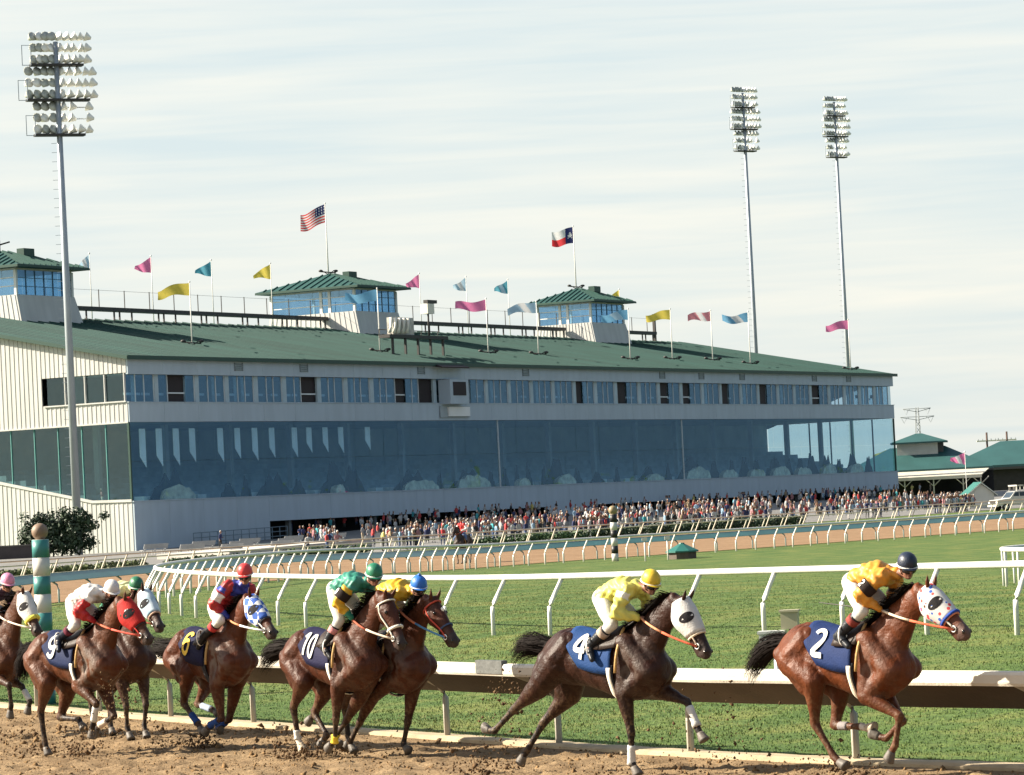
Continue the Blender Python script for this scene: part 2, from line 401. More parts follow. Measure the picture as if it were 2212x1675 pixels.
# path runs from right-near to left then back: the turf is on the right-hand side of travel => flip picks the turf side
fence('turf_rail', 'white pipe rail on gooseneck posts looping round the end of the turf course', 'rail', R2LOOP, 2.3, gooseneck(), [('rail', .34, 1.17, .062, WHITE)], WHITE, flip=1, far=1.75)
# near rail with its sloped cover: posts on the infield side, arm reaching over the track
def safety_post(r=.044, off=.62):
    return MB().tube([(0, 0, -.2), (0, 0, .58), (.03, 0, .68), (.10, 0, .76), (.32, 0, .88), (off, 0, 1.0)], r, 8)
near1 = RAIL1[2:] + np.array((.12, .10))
prof_face = [(.60, .945), (.655, .95), (.67, .98), (.67, 1.065), (.655, 1.095), (.60, 1.105)]
prof_cov = [(.60, 1.08), (.06, .69), (.055, .67), (.60, 1.05)]
RAILW = M('worn_white_rail', (.62, .57, .48), .5, .2, 1.1, .3, 24)
near_root = fence('safety_rail', 'white near rail with shade-brown sloped underside on curved posts beside the galloping horses', 'rail', near1, 2.9,
      safety_post(), [], M('rail_post', (.42, .385, .32), .55, .25, 2.0, .3, 20), flip=1,
      extra=[('rail', prof_face, RAILW), ('sloped_cover', prof_cov, BROWNU)])
pj = path_resample(near1, 5.8); tj = tangents(pj)
for i in range(len(pj)):
    if not in_view(pj[i], 3): continue
    nj = np.array((tj[i][1], -tj[i][0])); c = pj[i]+nj*.635+tj[i]*.4; o = MB().box(-.05, .052, -.035, .035, .94, 1.11).build('rail_joint', RAILW, near_root, (c[0], c[1], 0), math.atan2(nj[1], nj[0]))
ps = path_resample(near1, .25); k_ = int(np.argmin(np.abs(ps[:, 0]/ps[:, 1]-.003)+(ps[:, 1] > 60))); ts = tangents(ps); nj = np.array((ts[k_][1], -ts[k_][0])); c = ps[k_]+nj*.636
o = MB().box(-.045, .040, -.33, .33, .942, 1.108).build('rail_sleeve', M('sleeve_grey', (.10, .105, .10), .6, .3, 4, .3, 20), near_root, (c[0], c[1], 0), math.atan2(nj[1], nj[0])); tag(o, 'grey repair sleeve on the white rail')
fence('main_track_rail', 'rail with teal sloped cover along the inside of the main dirt track', 'rail', R3B, 3.3,
      MB().tube([(0, 0, -.2), (0, 0, .45), (.05, 0, .62), (.5, 0, .92)], .035, 6), [], M('teal_post', (.32, .42, .40), .5, .15, 1), flip=-1,
      extra=[('rail', [(.52, .86), (.60, .86), (.60, 1.02), (.52, 1.02)], CREAM), ('sloped_cover', [(.52, 1.0), (.0, .74), (.0, .72), (.52, .97)], TEAL)])
slant = lambda h, o: MB().tube([(0, 0, -.1), (o*.1, 0, .12), (o, 0, h)], .05, 6)
fence('outer_rail', 'cream outer rail of the main track on tall slanted posts', 'rail', R4, 3.4, slant(1.15, .55), [('rail', .55, 1.17, .05, CREAM)], CREAM, flip=1)
fence('low_outer_rail', 'lower cream rail on short slanted posts just behind the tall outer rail', 'rail', R4B, 3.4, slant(.80, .36), [('rail', .36, .82, .045, CREAM)], CREAM, flip=1)
# short curved rail end on the turf at the far right
CUR = [(19.6, 79.5), (16.6, 79.6), (14.2, 80.0), (12.4, 81.3), (11.7, 83.6), (12.1, 86.5), (13.7, 90), (16.5, 94), (20.5, 98.5)]
fence('curved_turf_rail', 'small pale curved rail end standing out on the turf at the far right', 'rail', CUR, 1.15,
      MB().tube([(0, 0, -.2), (0, 0, .88)], .028, 6), [('rail', 0, .9, .055, WHITE)], WHITE, flip=1)
dm = path_resample(R3B, 3.); d4 = path_resample(R4, 3.); k = 120
def even(p, k):
    s = np.r_[0, np.cumsum(np.linalg.norm(np.diff(p, axis=0), axis=1))]; q = np.linspace(0, s[-1], k); return np.stack([np.interp(q, s, p[:, i]) for i in range(2)], 1)
A_ = even(dm, k); B_ = even(d4, k)
nA = tangents(A_); A_ = A_+np.c_[-nA[:, 1], nA[:, 0]]*.1; nB = tangents(B_); B_ = B_-np.c_[-nB[:, 1], nB[:, 0]]*-.0
vs = []; fs = []
for i in range(k):
    for t in np.linspace(0, 1, 12):
        q = A_[i]*(1-t)+B_[i]*t; vs.append((q[0], q[1], .02))
vs = np.array(vs); vs[:, 2] += np.maximum(gz(vs), 0)
for i in range(k-1):
    for j in range(11): fs.append((i*12+j, i*12+j+1, (i+1)*12+j+1, (i+1)*12+j))
tag(MB().add(vs, fs, True).build('main_track', DIRT2), 'wide tan dirt of the main track before the grandstand', kind='structure')

# ------------------------------------------------------------------ grandstand
gs = empty('grandstand', (GO[0], GO[1], 0), GA, 'long white grandstand with green roof, blue glass front and three roof towers', 'grandstand')
LX, EZ, SL = 201.0, 20.3, math.tan(R(11.5))
SIDING = M('white_siding', (.52, .515, .49), .55, .10, .8, stretch=(1, 1, .18))
PANEL = M('shade_blue_panel', (.41, .485, .545), .6, .06, .9, .1, 3, stretch=(1, 1, .2))  # white panels with the facade's blue-grey shade put into their colour
GREENR = M('green_roof', (.015, .066, .056), .55, .22, .6, .1, 2, stretch=(1, .12, .12))
DARKG = M('dark_green_trim', (.015, .055, .04), .5, .1, 1)
DARK = M('dark_metal', (.035, .032, .03), .6, .2, 2)
INTER = M('interior_grey', (.27, .31, .33), .8, .2, .3)
def glass_mat(name, tint, gl, f, bump=.0, rough=.02):
    m = bpy.data.materials.new(name); m.use_nodes = True; t = m.node_tree; t.nodes.clear()
    o = t.nodes.new('ShaderNodeOutputMaterial'); tr = t.nodes.new('ShaderNodeBsdfTransparent'); tr.inputs[0].default_value = (*tint, 1)
    g = t.nodes.new('ShaderNodeBsdfGlossy'); g.inputs['Color'].default_value = (*gl, 1); g.inputs['Roughness'].default_value = rough
    mx = t.nodes.new('ShaderNodeMixShader'); mx.inputs[0].default_value = f; t.links.new(tr.outputs[0], mx.inputs[1]); t.links.new(g.outputs[0], mx.inputs[2])
    if bump:
        nz = t.nodes.new('ShaderNodeTexNoise'); nz.inputs['Scale'].default_value = .6; co = t.nodes.new('ShaderNodeNewGeometry')
        t.links.new(co.outputs['Position'], nz.inputs['Vector']); bp = t.nodes.new('ShaderNodeBump'); bp.inputs['Strength'].default_value = bump; bp.inputs['Distance'].default_value = .05
        t.links.new(nz.outputs['Fac'], bp.inputs['Height']); t.links.new(bp.outputs[0], g.inputs['Normal'])
    t.links.new(mx.outputs[0], o.inputs[0]); return m
GLASS = glass_mat('blue_glass', (.86, .95, .98), (.50, .72, .90), .12, .25)
GLASS2 = glass_mat('suite_glass', (.75, .86, .92), (.5, .72, .88), .20, .2)
TGLASS = glass_mat('tower_glass', (.62, .78, .88), (.48, .70, .88), .24, .1)
EGLASS = glass_mat('end_glass', (.72, .82, .82), (.55, .7, .75), .10, .3)
def gpart(name, mb, mat, parent=None): return mb.build(name, mat, parent or gs)
# left end wall: ribbed siding, sheet by sheet
def roofz(y): return EZ+SL*y-.06
def lowtop(y): return np.interp(y, [0, 4.9, 40], [5.47, 5.55, 13.0])
SW = .56
for i in range(0, 62):
    y0 = i*SW; y1 = y0+SW-.015
    segs = []
    if y0 < 10.3: segs += [(lambda y: 13.55, lambda y: 15.62), (lambda y: 18.55, roofz)]
    else: segs += [(lambda y: 13.55, roofz)]
    segs.append((lambda y: -.2, lowtop))
    if i > 40: segs = segs[:1]
    for lo, hi in segs:
        m = MB(); m.prism([(0, y0, lo(y0)), (0, y1, lo(y1)), (0, y1, hi(y1)), (0, y0, hi(y0))], (.12, 0, 0))
        m.prism([(-.04, y0, lo(y0)), (-.04, y0+.15, lo(y0)), (-.04, y0+.15, hi(y0)), (-.04, y0, hi(y0))], (.05, 0, 0))
        gpart('siding_panel', m, SIDING)
m = MB(); m.prism([(-.14, -.05, 5.4), (-.14, 4.9, 5.48), (-.14, 40, 12.93), (-.14, 40, 13.2), (-.14, 4.9, 5.75), (-.14, -.05, 5.66)], (.3, 0, 0)); gpart('end_sill', m, SIDING)
m = MB().box(-.12, .15, -.02, 41, 13.42, 13.56); gpart('end_band', m, SIDING)
for i in range(14):
    y0 = i*3.0; y1 = y0+2.96; m = MB().prism([(.22, y0, lowtop(y0)), (.22, y1, lowtop(y1)), (.22, y1, 13.45), (.22, y0, 13.45)], (.03, 0, 0)); gpart('end_pane', m, EGLASS)
    m = MB().box(.12, .34, y1-.02, y1+.06, lowtop(y1)-.1, 13.45); gpart('end_mullion', m, M('teal_mullion', (.10, .30, .28), .5, .1, 1))
for y0 in (.3, 2.75, 5.2, 7.7):
    m = MB().box(.2, .23, y0, y0+2.4, 15.7, 18.5); gpart('end_window_pane', m, EGLASS)
    m = MB().box(-.05, .22, y0-.04, y0+.06, 15.7, 18.5); gpart('end_window_mullion', m, SIDING)
m = MB().box(-.16, .15, .1, 10.4, 15.56, 15.7); gpart('end_window_sill', m, SIDING)
# facade
nP = 32; pw = LX/nP
for i in range(nP):
    a, b = i*pw, (i+1)*pw-.03
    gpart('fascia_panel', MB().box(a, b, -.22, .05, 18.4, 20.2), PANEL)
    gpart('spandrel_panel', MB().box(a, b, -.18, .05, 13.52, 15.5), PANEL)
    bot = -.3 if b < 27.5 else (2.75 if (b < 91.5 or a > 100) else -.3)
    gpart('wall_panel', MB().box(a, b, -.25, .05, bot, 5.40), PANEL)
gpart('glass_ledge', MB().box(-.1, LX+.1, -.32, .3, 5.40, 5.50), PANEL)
gpart('corner_post', MB().box(-.1, .12, -.1, .12, 5.5, 13.5), DARKG)
gpart('corner_post', MB().box(LX-.2, LX+.02, -.1, .12, 5.5, 13.5), DARKG)
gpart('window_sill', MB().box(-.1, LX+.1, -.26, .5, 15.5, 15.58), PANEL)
nG = 64; gw = LX/nG
for i in range(nG):
    for j in range(2):
        a, b = i*gw+.02, (i+1)*gw-.02; z0_, z1_ = 5.5+j*4.0+.015, 9.5+j*4.0-.015
        d = rng.normal(0, .010, 4)
        m = MB(); p = [(a, .1+d[0], z0_), (b, .1+d[1], z0_), (b, .1+d[2], z1_), (a, .1+d[3], z1_)]
        m.prism(p, (0, .03, 0)); gpart('glass_pane', m, GLASS)
for xx in (77.1, 127.7): gpart('glass_mullion', MB().box(xx-.06, xx+.06, .0, .2, 5.5, 13.5), M('pale_mullion', (.6, .66, .68), .5, .05, 1))
# dining hall interior
gpart('hall_back_wall', MB().box(.5, LX-.5, 21, 21.2, -.3, 20), INTER)
m = MB()
for k in range(8): m.box(.4, LX-.5, 1.0+k*2.5, 1.0+(k+1)*2.5, 4.9, 5.1+k*.62)
gpart('seating_tiers', m, M('tier', (.24, .30, .34), .8, .3, .6))
gpart('hall_ceiling', MB().box(.4, LX-.4, .4, 34, 13.6, 13.9), INTER)
gpart('hall_floor', MB().box(.4, LX-.4, .4, 34, 4.6, 4.9), INTER)
FIN = M('pale_fin', (.88, .92, .92), .6, .08, .5)
for xx in (4.4, 7.4, 10.5, 13.5, 18.8, 22.1, 25.5, 28.9, 33.5, 36.5, 39.9, 43.2, 49):
    zb = 8.7+rng.uniform(-.2, .3)+.004*xx*8
    m = MB().prism([(xx-.55, 1.4, zb+1.1), (xx+.5, 1.4, zb), (xx+.5, 1.4, 12.9), (xx-.55, 1.4, 12.9)], (0, .06, 0)); gpart('light_stripe', m, FIN)  # pale slanted fins added to stand for bright stripes of light in the glass
for xx in np.arange(6, 200, 12.4): gpart('hall_column', MB().box(xx-.3, xx+.3, 8, 8.6, 4.9, 13.6), INTER)
CREAMD = M('cream_reflection', (.62, .58, .44), .8, .35, 1.6); BLK = M('dark_reflection', (.02, .025, .03), .9, .3, 1)  # colours of added shapes that stand in for distorted reflections in the glass
def humps(xx, wd, hh):
    m = MB(); vs = []; fs = []; nn = 14
    jg = rng.uniform(.78, 1.08, nn+1)
    for i in range(nn+1):
        t = math.pi*i/nn
        for j, s in enumerate((0, .6, 1.)):
            vs.append((xx-math.cos(t)*wd/2*(1-.25*s), .45+.9*s, 5.5+.72*hh*jg[i]*math.sin(t)**.9*(1-.12*s)))
    for i in range(nn):
        for j in range(2): fs.append((i*3+j, (i+1)*3+j, (i+1)*3+j+1, i*3+j+1))
    fr_ = [vs[i*3] for i in range(nn+1)]; m.add(vs, fs, True); m.poly([(a, .44, b) for a, _, b in fr_]); gpart('pale_reflection', m, CREAMD)  # pale hump added behind the glass in place of a bright reflection
for xx, wd, hh in ((9.2, 6, 2.2), (41, 2, 1.5), (59, 8, 1.7), (71.5, 8, 2.2), (84, 3, 1.3), (95, 5, 1.8), (120, 5, 1.2), (133, 7.5, 2.3), (143, 5, 1.6), (152, 5, 1.5), (160, 6, 1.9), (168, 5, 1.6), (177, 5, 2.0), (187, 5, 1.9)): humps(xx, wd, hh)
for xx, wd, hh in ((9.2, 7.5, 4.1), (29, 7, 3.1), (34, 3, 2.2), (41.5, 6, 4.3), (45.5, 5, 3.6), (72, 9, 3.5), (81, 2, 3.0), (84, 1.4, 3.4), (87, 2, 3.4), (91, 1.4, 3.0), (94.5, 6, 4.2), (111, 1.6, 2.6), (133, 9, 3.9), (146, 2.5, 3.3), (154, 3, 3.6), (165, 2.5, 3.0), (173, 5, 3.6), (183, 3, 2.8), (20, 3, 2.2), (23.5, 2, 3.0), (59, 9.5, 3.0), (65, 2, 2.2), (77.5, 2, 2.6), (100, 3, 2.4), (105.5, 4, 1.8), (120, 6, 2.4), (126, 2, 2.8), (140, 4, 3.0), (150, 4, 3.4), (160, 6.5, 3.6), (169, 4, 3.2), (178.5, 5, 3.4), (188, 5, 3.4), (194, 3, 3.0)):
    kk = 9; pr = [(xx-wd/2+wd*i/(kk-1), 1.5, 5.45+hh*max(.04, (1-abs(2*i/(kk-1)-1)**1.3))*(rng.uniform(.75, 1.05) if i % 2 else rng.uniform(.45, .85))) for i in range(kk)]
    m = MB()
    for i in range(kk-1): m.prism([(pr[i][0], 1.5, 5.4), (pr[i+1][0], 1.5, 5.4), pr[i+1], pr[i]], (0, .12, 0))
    gpart('dark_reflection', m, BLK)  # jagged dark shape added behind the glass in place of a dark reflection
for xx in np.arange(5, 196, 3.3):
    if rng.random() < .8: gpart('dining_table', MB().box(xx, xx+1.6, 2.0, 3.2, 5.2, 5.95), M('table_cloth', (.55, .6, .6), .8, .2, 1))
gpart('gable_pane', MB().box(LX-.1, LX-.07, .2, 21, 5.5, 13.5), GLASS)
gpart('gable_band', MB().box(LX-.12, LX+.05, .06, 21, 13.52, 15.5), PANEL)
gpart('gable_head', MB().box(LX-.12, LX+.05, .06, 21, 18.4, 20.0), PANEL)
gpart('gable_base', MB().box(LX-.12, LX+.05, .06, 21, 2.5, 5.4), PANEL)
for yy in (3.5, 7, 10.5, 14, 17.5): gpart('gable_mullion', MB().box(LX-.25, LX-.11, yy-.1, yy+.1, 5.5, 13.5), DARK)
# suite storey
gpart('suite_back_wall', MB().box(.4, LX-6, 7.5, 7.7, 15.6, 18.4), INTER)
gpart('suite_floor', MB().box(.4, LX-.3, .45, 7.5, 15.40, 15.5), INTER); gpart('suite_ceiling', MB().box(.4, LX-.3, .3, 7.5, 18.42, 18.6), INTER)
doors = [(8.4, 10.9), (34.6, 36.6), (54.4, 56), (60, 62.2), (69.5, 71.3), (98.5, 100.1), (110.1, 112.4), (122.5, 124.7), (130.2, 131.2), (141.1, 143.5), (153.6, 156), (173, 174.2)]
DOORM = M('dark_door', (.018, .010, .012), .7, .2, 1)
xx = .3; k = 0; WM = M('suite_mullion', (.62, .66, .68), .5, .05, 1)
while xx < LX-1.2:
    wd = (1.55, 1.35, 1.7, .75)[k % 4]*(1+.1*math.sin(k*1.7)); k += 1
    dd = [d for d in doors if d[0]-wd*.5 < xx+wd*.5 < d[1]+wd*.3]
    if dd:
        d = dd[0]; gpart('open_door', MB().box(xx, max(d[1], xx+1.), .5, .6, 15.6, 18.36), DOORM)
        if 60 > d[0] or rng.random() < .3: gpart('door_rail', MB().box(xx, d[1], .36, .42, 16.45, 16.6), WM)
        xx = max(d[1], xx+1.)+.08; continue
    if k % 4 == 0: gpart('suite_column', MB().box(xx, xx+wd, .2, .45, 15.58, 18.4), M('suite_panel', (.40, .50, .55), .6, .1, .7))
    else:
        gpart('suite_pane', MB().box(xx, min(xx+wd, LX-.3), .32, .35, 15.6, 18.38), GLASS2)
        gpart('suite_mullion', MB().box(xx+wd-.02, xx+wd+.07, .26, .40, 15.58, 18.4), WM)
        if rng.random() < .35: gpart('suite_curtain', MB().box(xx+.15, xx+wd*.6, .9, .95, 15.7, 18.3), M('curtain', (.5, .55, .55), .9, .2, 2))
        if rng.random() < .45: gpart('suite_rail', MB().box(xx+.1, xx+wd-.1, .7, .76, 16.3, 16.55), WM)
        if rng.random() < .3: gpart('suite_chair', MB().box(xx+.5, xx+.95, 1.0, 1.4, 16.6, 17.1), DOORM)
    xx += wd+.08
gpart('suite_end_pane', MB().box(LX-.06, LX-.03, .3, 7.5, 15.58, 18.4), GLASS2)
for x_ in (20.4, 33.4, 58.9, 84.3, 122.0, 133.9, 146.9, 171.5, 184.0):
    m = MB()
    for q in range(4): m.box(x_-.7, x_+.7, -.32, -.22, 18.95+q*.2, 19.06+q*.2)
    m.box(x_-.8, x_-.7, -.33, -.22, 18.9, 19.75); m.box(x_+.7, x_+.8, -.33, -.22, 18.9, 19.75); gpart('louvre_vent', m, M('vent_grey', (.18, .22, .24), .6, .2, 3))
# announcer's booth and its sign
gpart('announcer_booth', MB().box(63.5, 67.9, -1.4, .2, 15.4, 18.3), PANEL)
gpart('booth_window', MB().box(64.2, 67.2, -1.46, -1.4, 16.4, 18.0), DOORM)
gpart('booth_awning', MB().prism([(61.5, -.3, 20.2), (61.5, -1.6, 19.75), (61.5, -1.6, 19.6), (61.5, -.3, 19.85)], (6.5, 0, 0)), DOORM)
gpart('sign_board', MB().box(64.5, 69.5, -.55, -.35, 14.0, 15.1), M('sign_white', (.8, .8, .78), .5, .03, 1))
gpart('sign_frame', MB().box(62.8, 69.8, -.35, -.25, 13.85, 15.2), M('sign_grey', (.35, .4, .42), .6, .1, 1))
# undercroft below the facade
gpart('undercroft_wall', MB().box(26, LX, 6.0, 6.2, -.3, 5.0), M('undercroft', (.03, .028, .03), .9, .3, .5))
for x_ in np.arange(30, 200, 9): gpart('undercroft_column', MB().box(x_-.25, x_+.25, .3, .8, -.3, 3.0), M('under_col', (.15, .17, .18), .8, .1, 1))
# roof in standing-seam panels
NR = 100; rw = (LX+1.2)/NR
for i in range(NR):
    a = -.6+i*rw; b = a+rw-.012
    m = MB(); zt = lambda y: EZ+SL*y
    m.prism([(a, -.6, zt(-.6)), (a, 35, zt(35)), (a, 35, zt(35)-.2), (a, -.6, zt(-.6)-.2)], (rw-.012, 0, 0))
    m.prism([(a, -.62, zt(-.62)+.13), (a, 35, zt(35)+.13), (a, 35, zt(35)-.05), (a, -.62, zt(-.62)-.05)], (.07, 0, 0))
    gpart('roof_panel', m, GREENR)
gpart('roof_slope', MB().prism([(-.6, 35.02, zt(35)), (-.6, 75, zt(-5)), (-.6, 75, zt(-5)-.2), (-.6, 35.02, zt(35)-.2)], (LX+1.2, 0, 0)), GREENR)
gpart('eave_trim', MB().box(-.7, LX+.7, -.75, -.6, EZ-.45, EZ-.02), DARKG)
gpart('rake_trim', MB().prism([(-.72, -.7, zt(-.7)-.3), (-.72, 35, zt(35)-.3), (-.72, 35, zt(35)+.05), (-.72, -.7, zt(-.7)+.05)], (.12, 0, 0)), DARKG)
gpart('rake_trim', MB().prism([(LX+.6, -.7, zt(-.7)-.3), (LX+.6, 35, zt(35)-.3), (LX+.6, 35, zt(35)+.05), (LX+.6, -.7, zt(-.7)+.05)], (.12, 0, 0)), DARKG)
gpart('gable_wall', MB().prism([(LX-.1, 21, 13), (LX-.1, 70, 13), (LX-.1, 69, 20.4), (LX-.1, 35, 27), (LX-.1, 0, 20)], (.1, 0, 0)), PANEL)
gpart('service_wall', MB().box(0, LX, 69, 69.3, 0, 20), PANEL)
# ridge catwalk
RZ = zt(35)
CAT = M('catwalk_metal', (.05, .045, .042), .6, .2, 2)
for a, b in ((34.0, 95), (107, 161), (173, 191)):
    gpart('catwalk', MB().box(a, b, 34.4, 35.6, RZ+1.0, RZ+1.45), CAT)
    for x_ in np.arange(a+4, b, 9.2):
        for d in (0, 1.1, 3.6): gpart('catwalk_leg', MB().box(x_+d, x_+d+.16, 34.5, 34.66, RZ-.2, RZ+1.05), CAT)
    for x_ in np.arange(a+1, b+.6, 5.2): gpart('catwalk_rod', MB().box(x_-.045, x_+.045, 35.3, 35.38, RZ+1.4, RZ+3.6), CAT)
    gpart('catwalk_wire', MB().box(a, b, 35.33, 35.35, RZ+3.5, RZ+3.53), CAT)
gpart('catwalk_rod', MB().box(190.8, 191.2, 34.6, 35, RZ-.2, RZ+4.2), CAT)
# towers
TW = SIDING; FRAME = M('tower_frame', (.74, .74, .70), .5, .05, 1)
def tower(x0, y0=30.5, s=10.5, sy=10.5):
    x1, y1 = x0+s, y0+sy; zb, zs_, zg, ze = 26.3, 29.4, 32.2, 32.7; f = 1.0
    m = MB(); lo = [(x0-f*.3, y0-f, zb-1), (x1+f*1.1, y0-f, zb-1), (x1+f*1.1, y1+f, zb-1), (x0-f*.3, y1+f, zb-1)]; hi = [(x0-.2, y0-.2, zs_), (x1+.2, y0-.2, zs_), (x1+.2, y1+.2, zs_), (x0-.2, y1+.2, zs_)]
    m.add(lo+hi, [(0, 1, 5, 4), (1, 2, 6, 5), (2, 3, 7, 6), (3, 0, 4, 7), (4, 5, 6, 7)])
    t = gpart('tower', m, TW)
    # ribbed cladding on the lit end
    for k in range(18):
        q = (k+.5)/18; b_ = MB(); A0 = np.array(lo[0])*(1-q)+np.array(lo[3])*q; A1 = np.array(hi[0])*(1-q)+np.array(hi[3])*q
        b_.prism([A0+(-.05, -.05, 0), A0+(-.05, .05, 0), A1+(-.05, .05, 0), A1+(-.05, -.05, 0)], (.06, 0, 0)); gpart('tower_rib', b_, TW, t)
    gpart('tower_head', MB().box(x0-.05, x1+.05, y0-.05, y1+.05, zg, ze), TW, t)
    gpart('tower_floor', MB().box(x0+.1, x1-.1, y0+.1, y1-.1, zs_, zs_+.05), INTER, t)
    for cx, cy in ((x0, y0), (x1, y0), (x1, y1), (x0, y1)): gpart('tower_post', MB().box(cx-.16, cx+.16, cy-.16, cy+.16, zs_, zg), FRAME, t)
    n = 6; dw = (s-.4)/n
    for k in range(n):
        a = x0+.2+k*dw
        for yy in (y0, y1-.03): gpart('tower_pane', MB().box(a+.03, a+dw-.03, yy, yy+.03, zs_+.05, zg), TGLASS, t)
        dy = (sy-.4)/n; a = y0+.2+k*dy
        gpart('tower_pane', MB().box(x1-.03, x1, a+.03, a+dy-.03, zs_+.05, zg), TGLASS, t)
        gpart('tower_pane', MB().box(x0, x0+.03, a+.03, a+dy-.03, zs_+.05, zg), TGLASS, t)
        if k: gpart('tower_mullion', MB().box(x0+.2+k*dw-.05, x0+.2+k*dw+.05, y0-.06, y0+.08, zs_, zg), M('blue_mullion', (.06, .15, .24), .5, .1, 1), t)
    for zz_ in (zs_+.95, zs_+1.9):
        gpart('tower_transom', MB().box(x0-.06, x0+.08, y0, y1, zz_, zz_+.12), FRAME, t)
        gpart('tower_transom', MB().box(x0+.1, x1, y0-.04, y0+.05, zz_, zz_+.07), M('blue_mullion', (.06, .15, .24), .5, .1, 1), t)
    gpart('tower_door', MB().box(x0-.1, x0+.1, y0+3.6, y0+4.0, zs_, zg), FRAME, t); gpart('tower_door', MB().box(x0-.1, x0+.1, y0+4.9, y0+5.3, zs_, zg), FRAME, t)
    o = 1.5; zr = ze+2.15; cx, cy = (x0+x1)/2, (y0+y1)/2
    e = [(x0-o, y0-o, ze), (x1+o, y0-o, ze), (x1+o, y1+o, ze), (x0-o, y1+o, ze)]; ra, rb = (cx-1.0, cy, zr), (cx+1.0, cy, zr)
    m = MB(); m.add(e+[ra, rb]+[(p[0], p[1], p[2]-.28) for p in e], [(0, 1, 5, 4), (1, 2, 5), (2, 3, 4, 5), (3, 0, 4), (0, 6, 7, 1), (1, 7, 8, 2), (2, 8, 9, 3), (3, 9, 6, 0), (6, 9, 8, 7)])
    gpart('tower_roof', m, GREENR, t)
    gpart('tower_fascia', MB().box(x0-o-.03, x1+o+.03, y0-o-.06, y0-o-.0, ze-.3, ze-.05), DARKG, t)
    gpart('tower_fascia', MB().box(x0-o-.06, x0-o-.0, y0-o, y1+o, ze-.3, ze-.05), DARKG, t)
    # seams on the two visible slopes
    for k in range(1, 13):
        yk = y0-o+(sy+2*o)*k/13; q = 1-abs(yk-cy)/(sy/2+o); top = np.array((x0-o+(cx-1.0-x0+o)*q, yk, ze+(zr-ze)*q)); bt = np.array((x0-o, yk, ze))
        m = MB().prism([bt+(0, -.06, .0), bt+(0, .06, .0), top+(0, .06, .0), top+(0, -.06, .0)], (-.02, 0, .14)); gpart('tower_roof_seam', m, M('seam_green', (.024, .088, .070), .45, .1, 1), t)
        xk = x0-o+(s+2*o)*k/13; q = min(1, min(xk-(x0-o), x1+o-xk)/(s/2+o-1)); top = np.array((xk, y0-o+(cy-y0+o)*q, ze+(zr-ze)*q)); bt = np.array((xk, y0-o, ze))
        m = MB().prism([bt+(-.06, 0, 0), bt+(.06, 0, 0), top+(.06, 0, 0), top+(-.06, 0, 0)], (0, -.02, .14)); gpart('tower_roof_seam', m, M('seam_green', (.024, .088, .070), .45, .1, 1), t)
    gpart('roof_hatch', MB().box(cx+.6, cx+2.6, cy-2.2, cy-1.2, zr-.6, zr+.25), DARKG, t)
    return cx, cy, zr
TOWERS = [tower(22.9), tower(95.3, sy=12.8), tower(161.6, sy=8.8)]

# ------------------------------------------------------------------ flags and poles
def pole_r(h, r0_, r1_): return MB().tube([(0, 0, 0), (0, 0, h)], [r0_, r1_], 8)
POLE = M('flag_pole', (.78, .76, .70), .4, .05, 1)
def flag_mesh(wd, ht, taper, droop, amp, ph, cells, ncol=30, nrow=13):
    # flies towards -x from the hoist at x=0, top at z=0
    vs = []; fs = []; idx = []
    for j in range(nrow+1):
        for i in range(ncol+1):
            u, v = i/ncol, j/nrow
            vv = .5+(v-.5)*(1-taper*u)
            vs.append((-wd*u*(1-.05*amp), amp*.28*u*math.sin(7.5*u+ph+1.4*v), -ht*vv-droop*u*wd+amp*.10*wd*u*math.sin(5*u+ph*1.7)))
    me_i = []
    for j in range(nrow):
        for i in range(ncol):
            a = j*(ncol+1)+i; fs.append((a, a+1, a+ncol+2, a+ncol+1)); me_i.append(cells(i, j, ncol, nrow))
    m = MB(); m.add(vs, fs, True); return m, me_i
FC = {'yellow': (0.6800, 0.5440, 0.0800), 'pink': (0.6560, 0.1760, 0.3600), 'teal': (.07, .30, .40), 'blue': (.14, .36, .55), 'pale': (.36, .52, .64), 'salmon': (0.6970, 0.2550, 0.2890), 'white': (0.6720, 0.6720, 0.6720), 'red': (.62, .03, .04), 'navy': (.015, .025, .12)}
def fmat(c):
    nm = 'cloth_'+c
    if nm not in MATS:
        m = pmat(nm, FC[c], .8, .08, 3); MATS[nm] = m
        t = m.node_tree; b = t.nodes['Principled BSDF']; o = t.nodes['Material Output']
        tl = t.nodes.new('ShaderNodeBsdfTranslucent'); tl.inputs[0].default_value = (*FC[c], 1); mx = t.nodes.new('ShaderNodeMixShader'); mx.inputs[0].default_value = .4
        t.links.new(b.outputs[0], mx.inputs[1]); t.links.new(tl.outputs[0], mx.inputs[2]); t.links.new(mx.outputs[0], o.inputs[0])
    return MATS[nm]
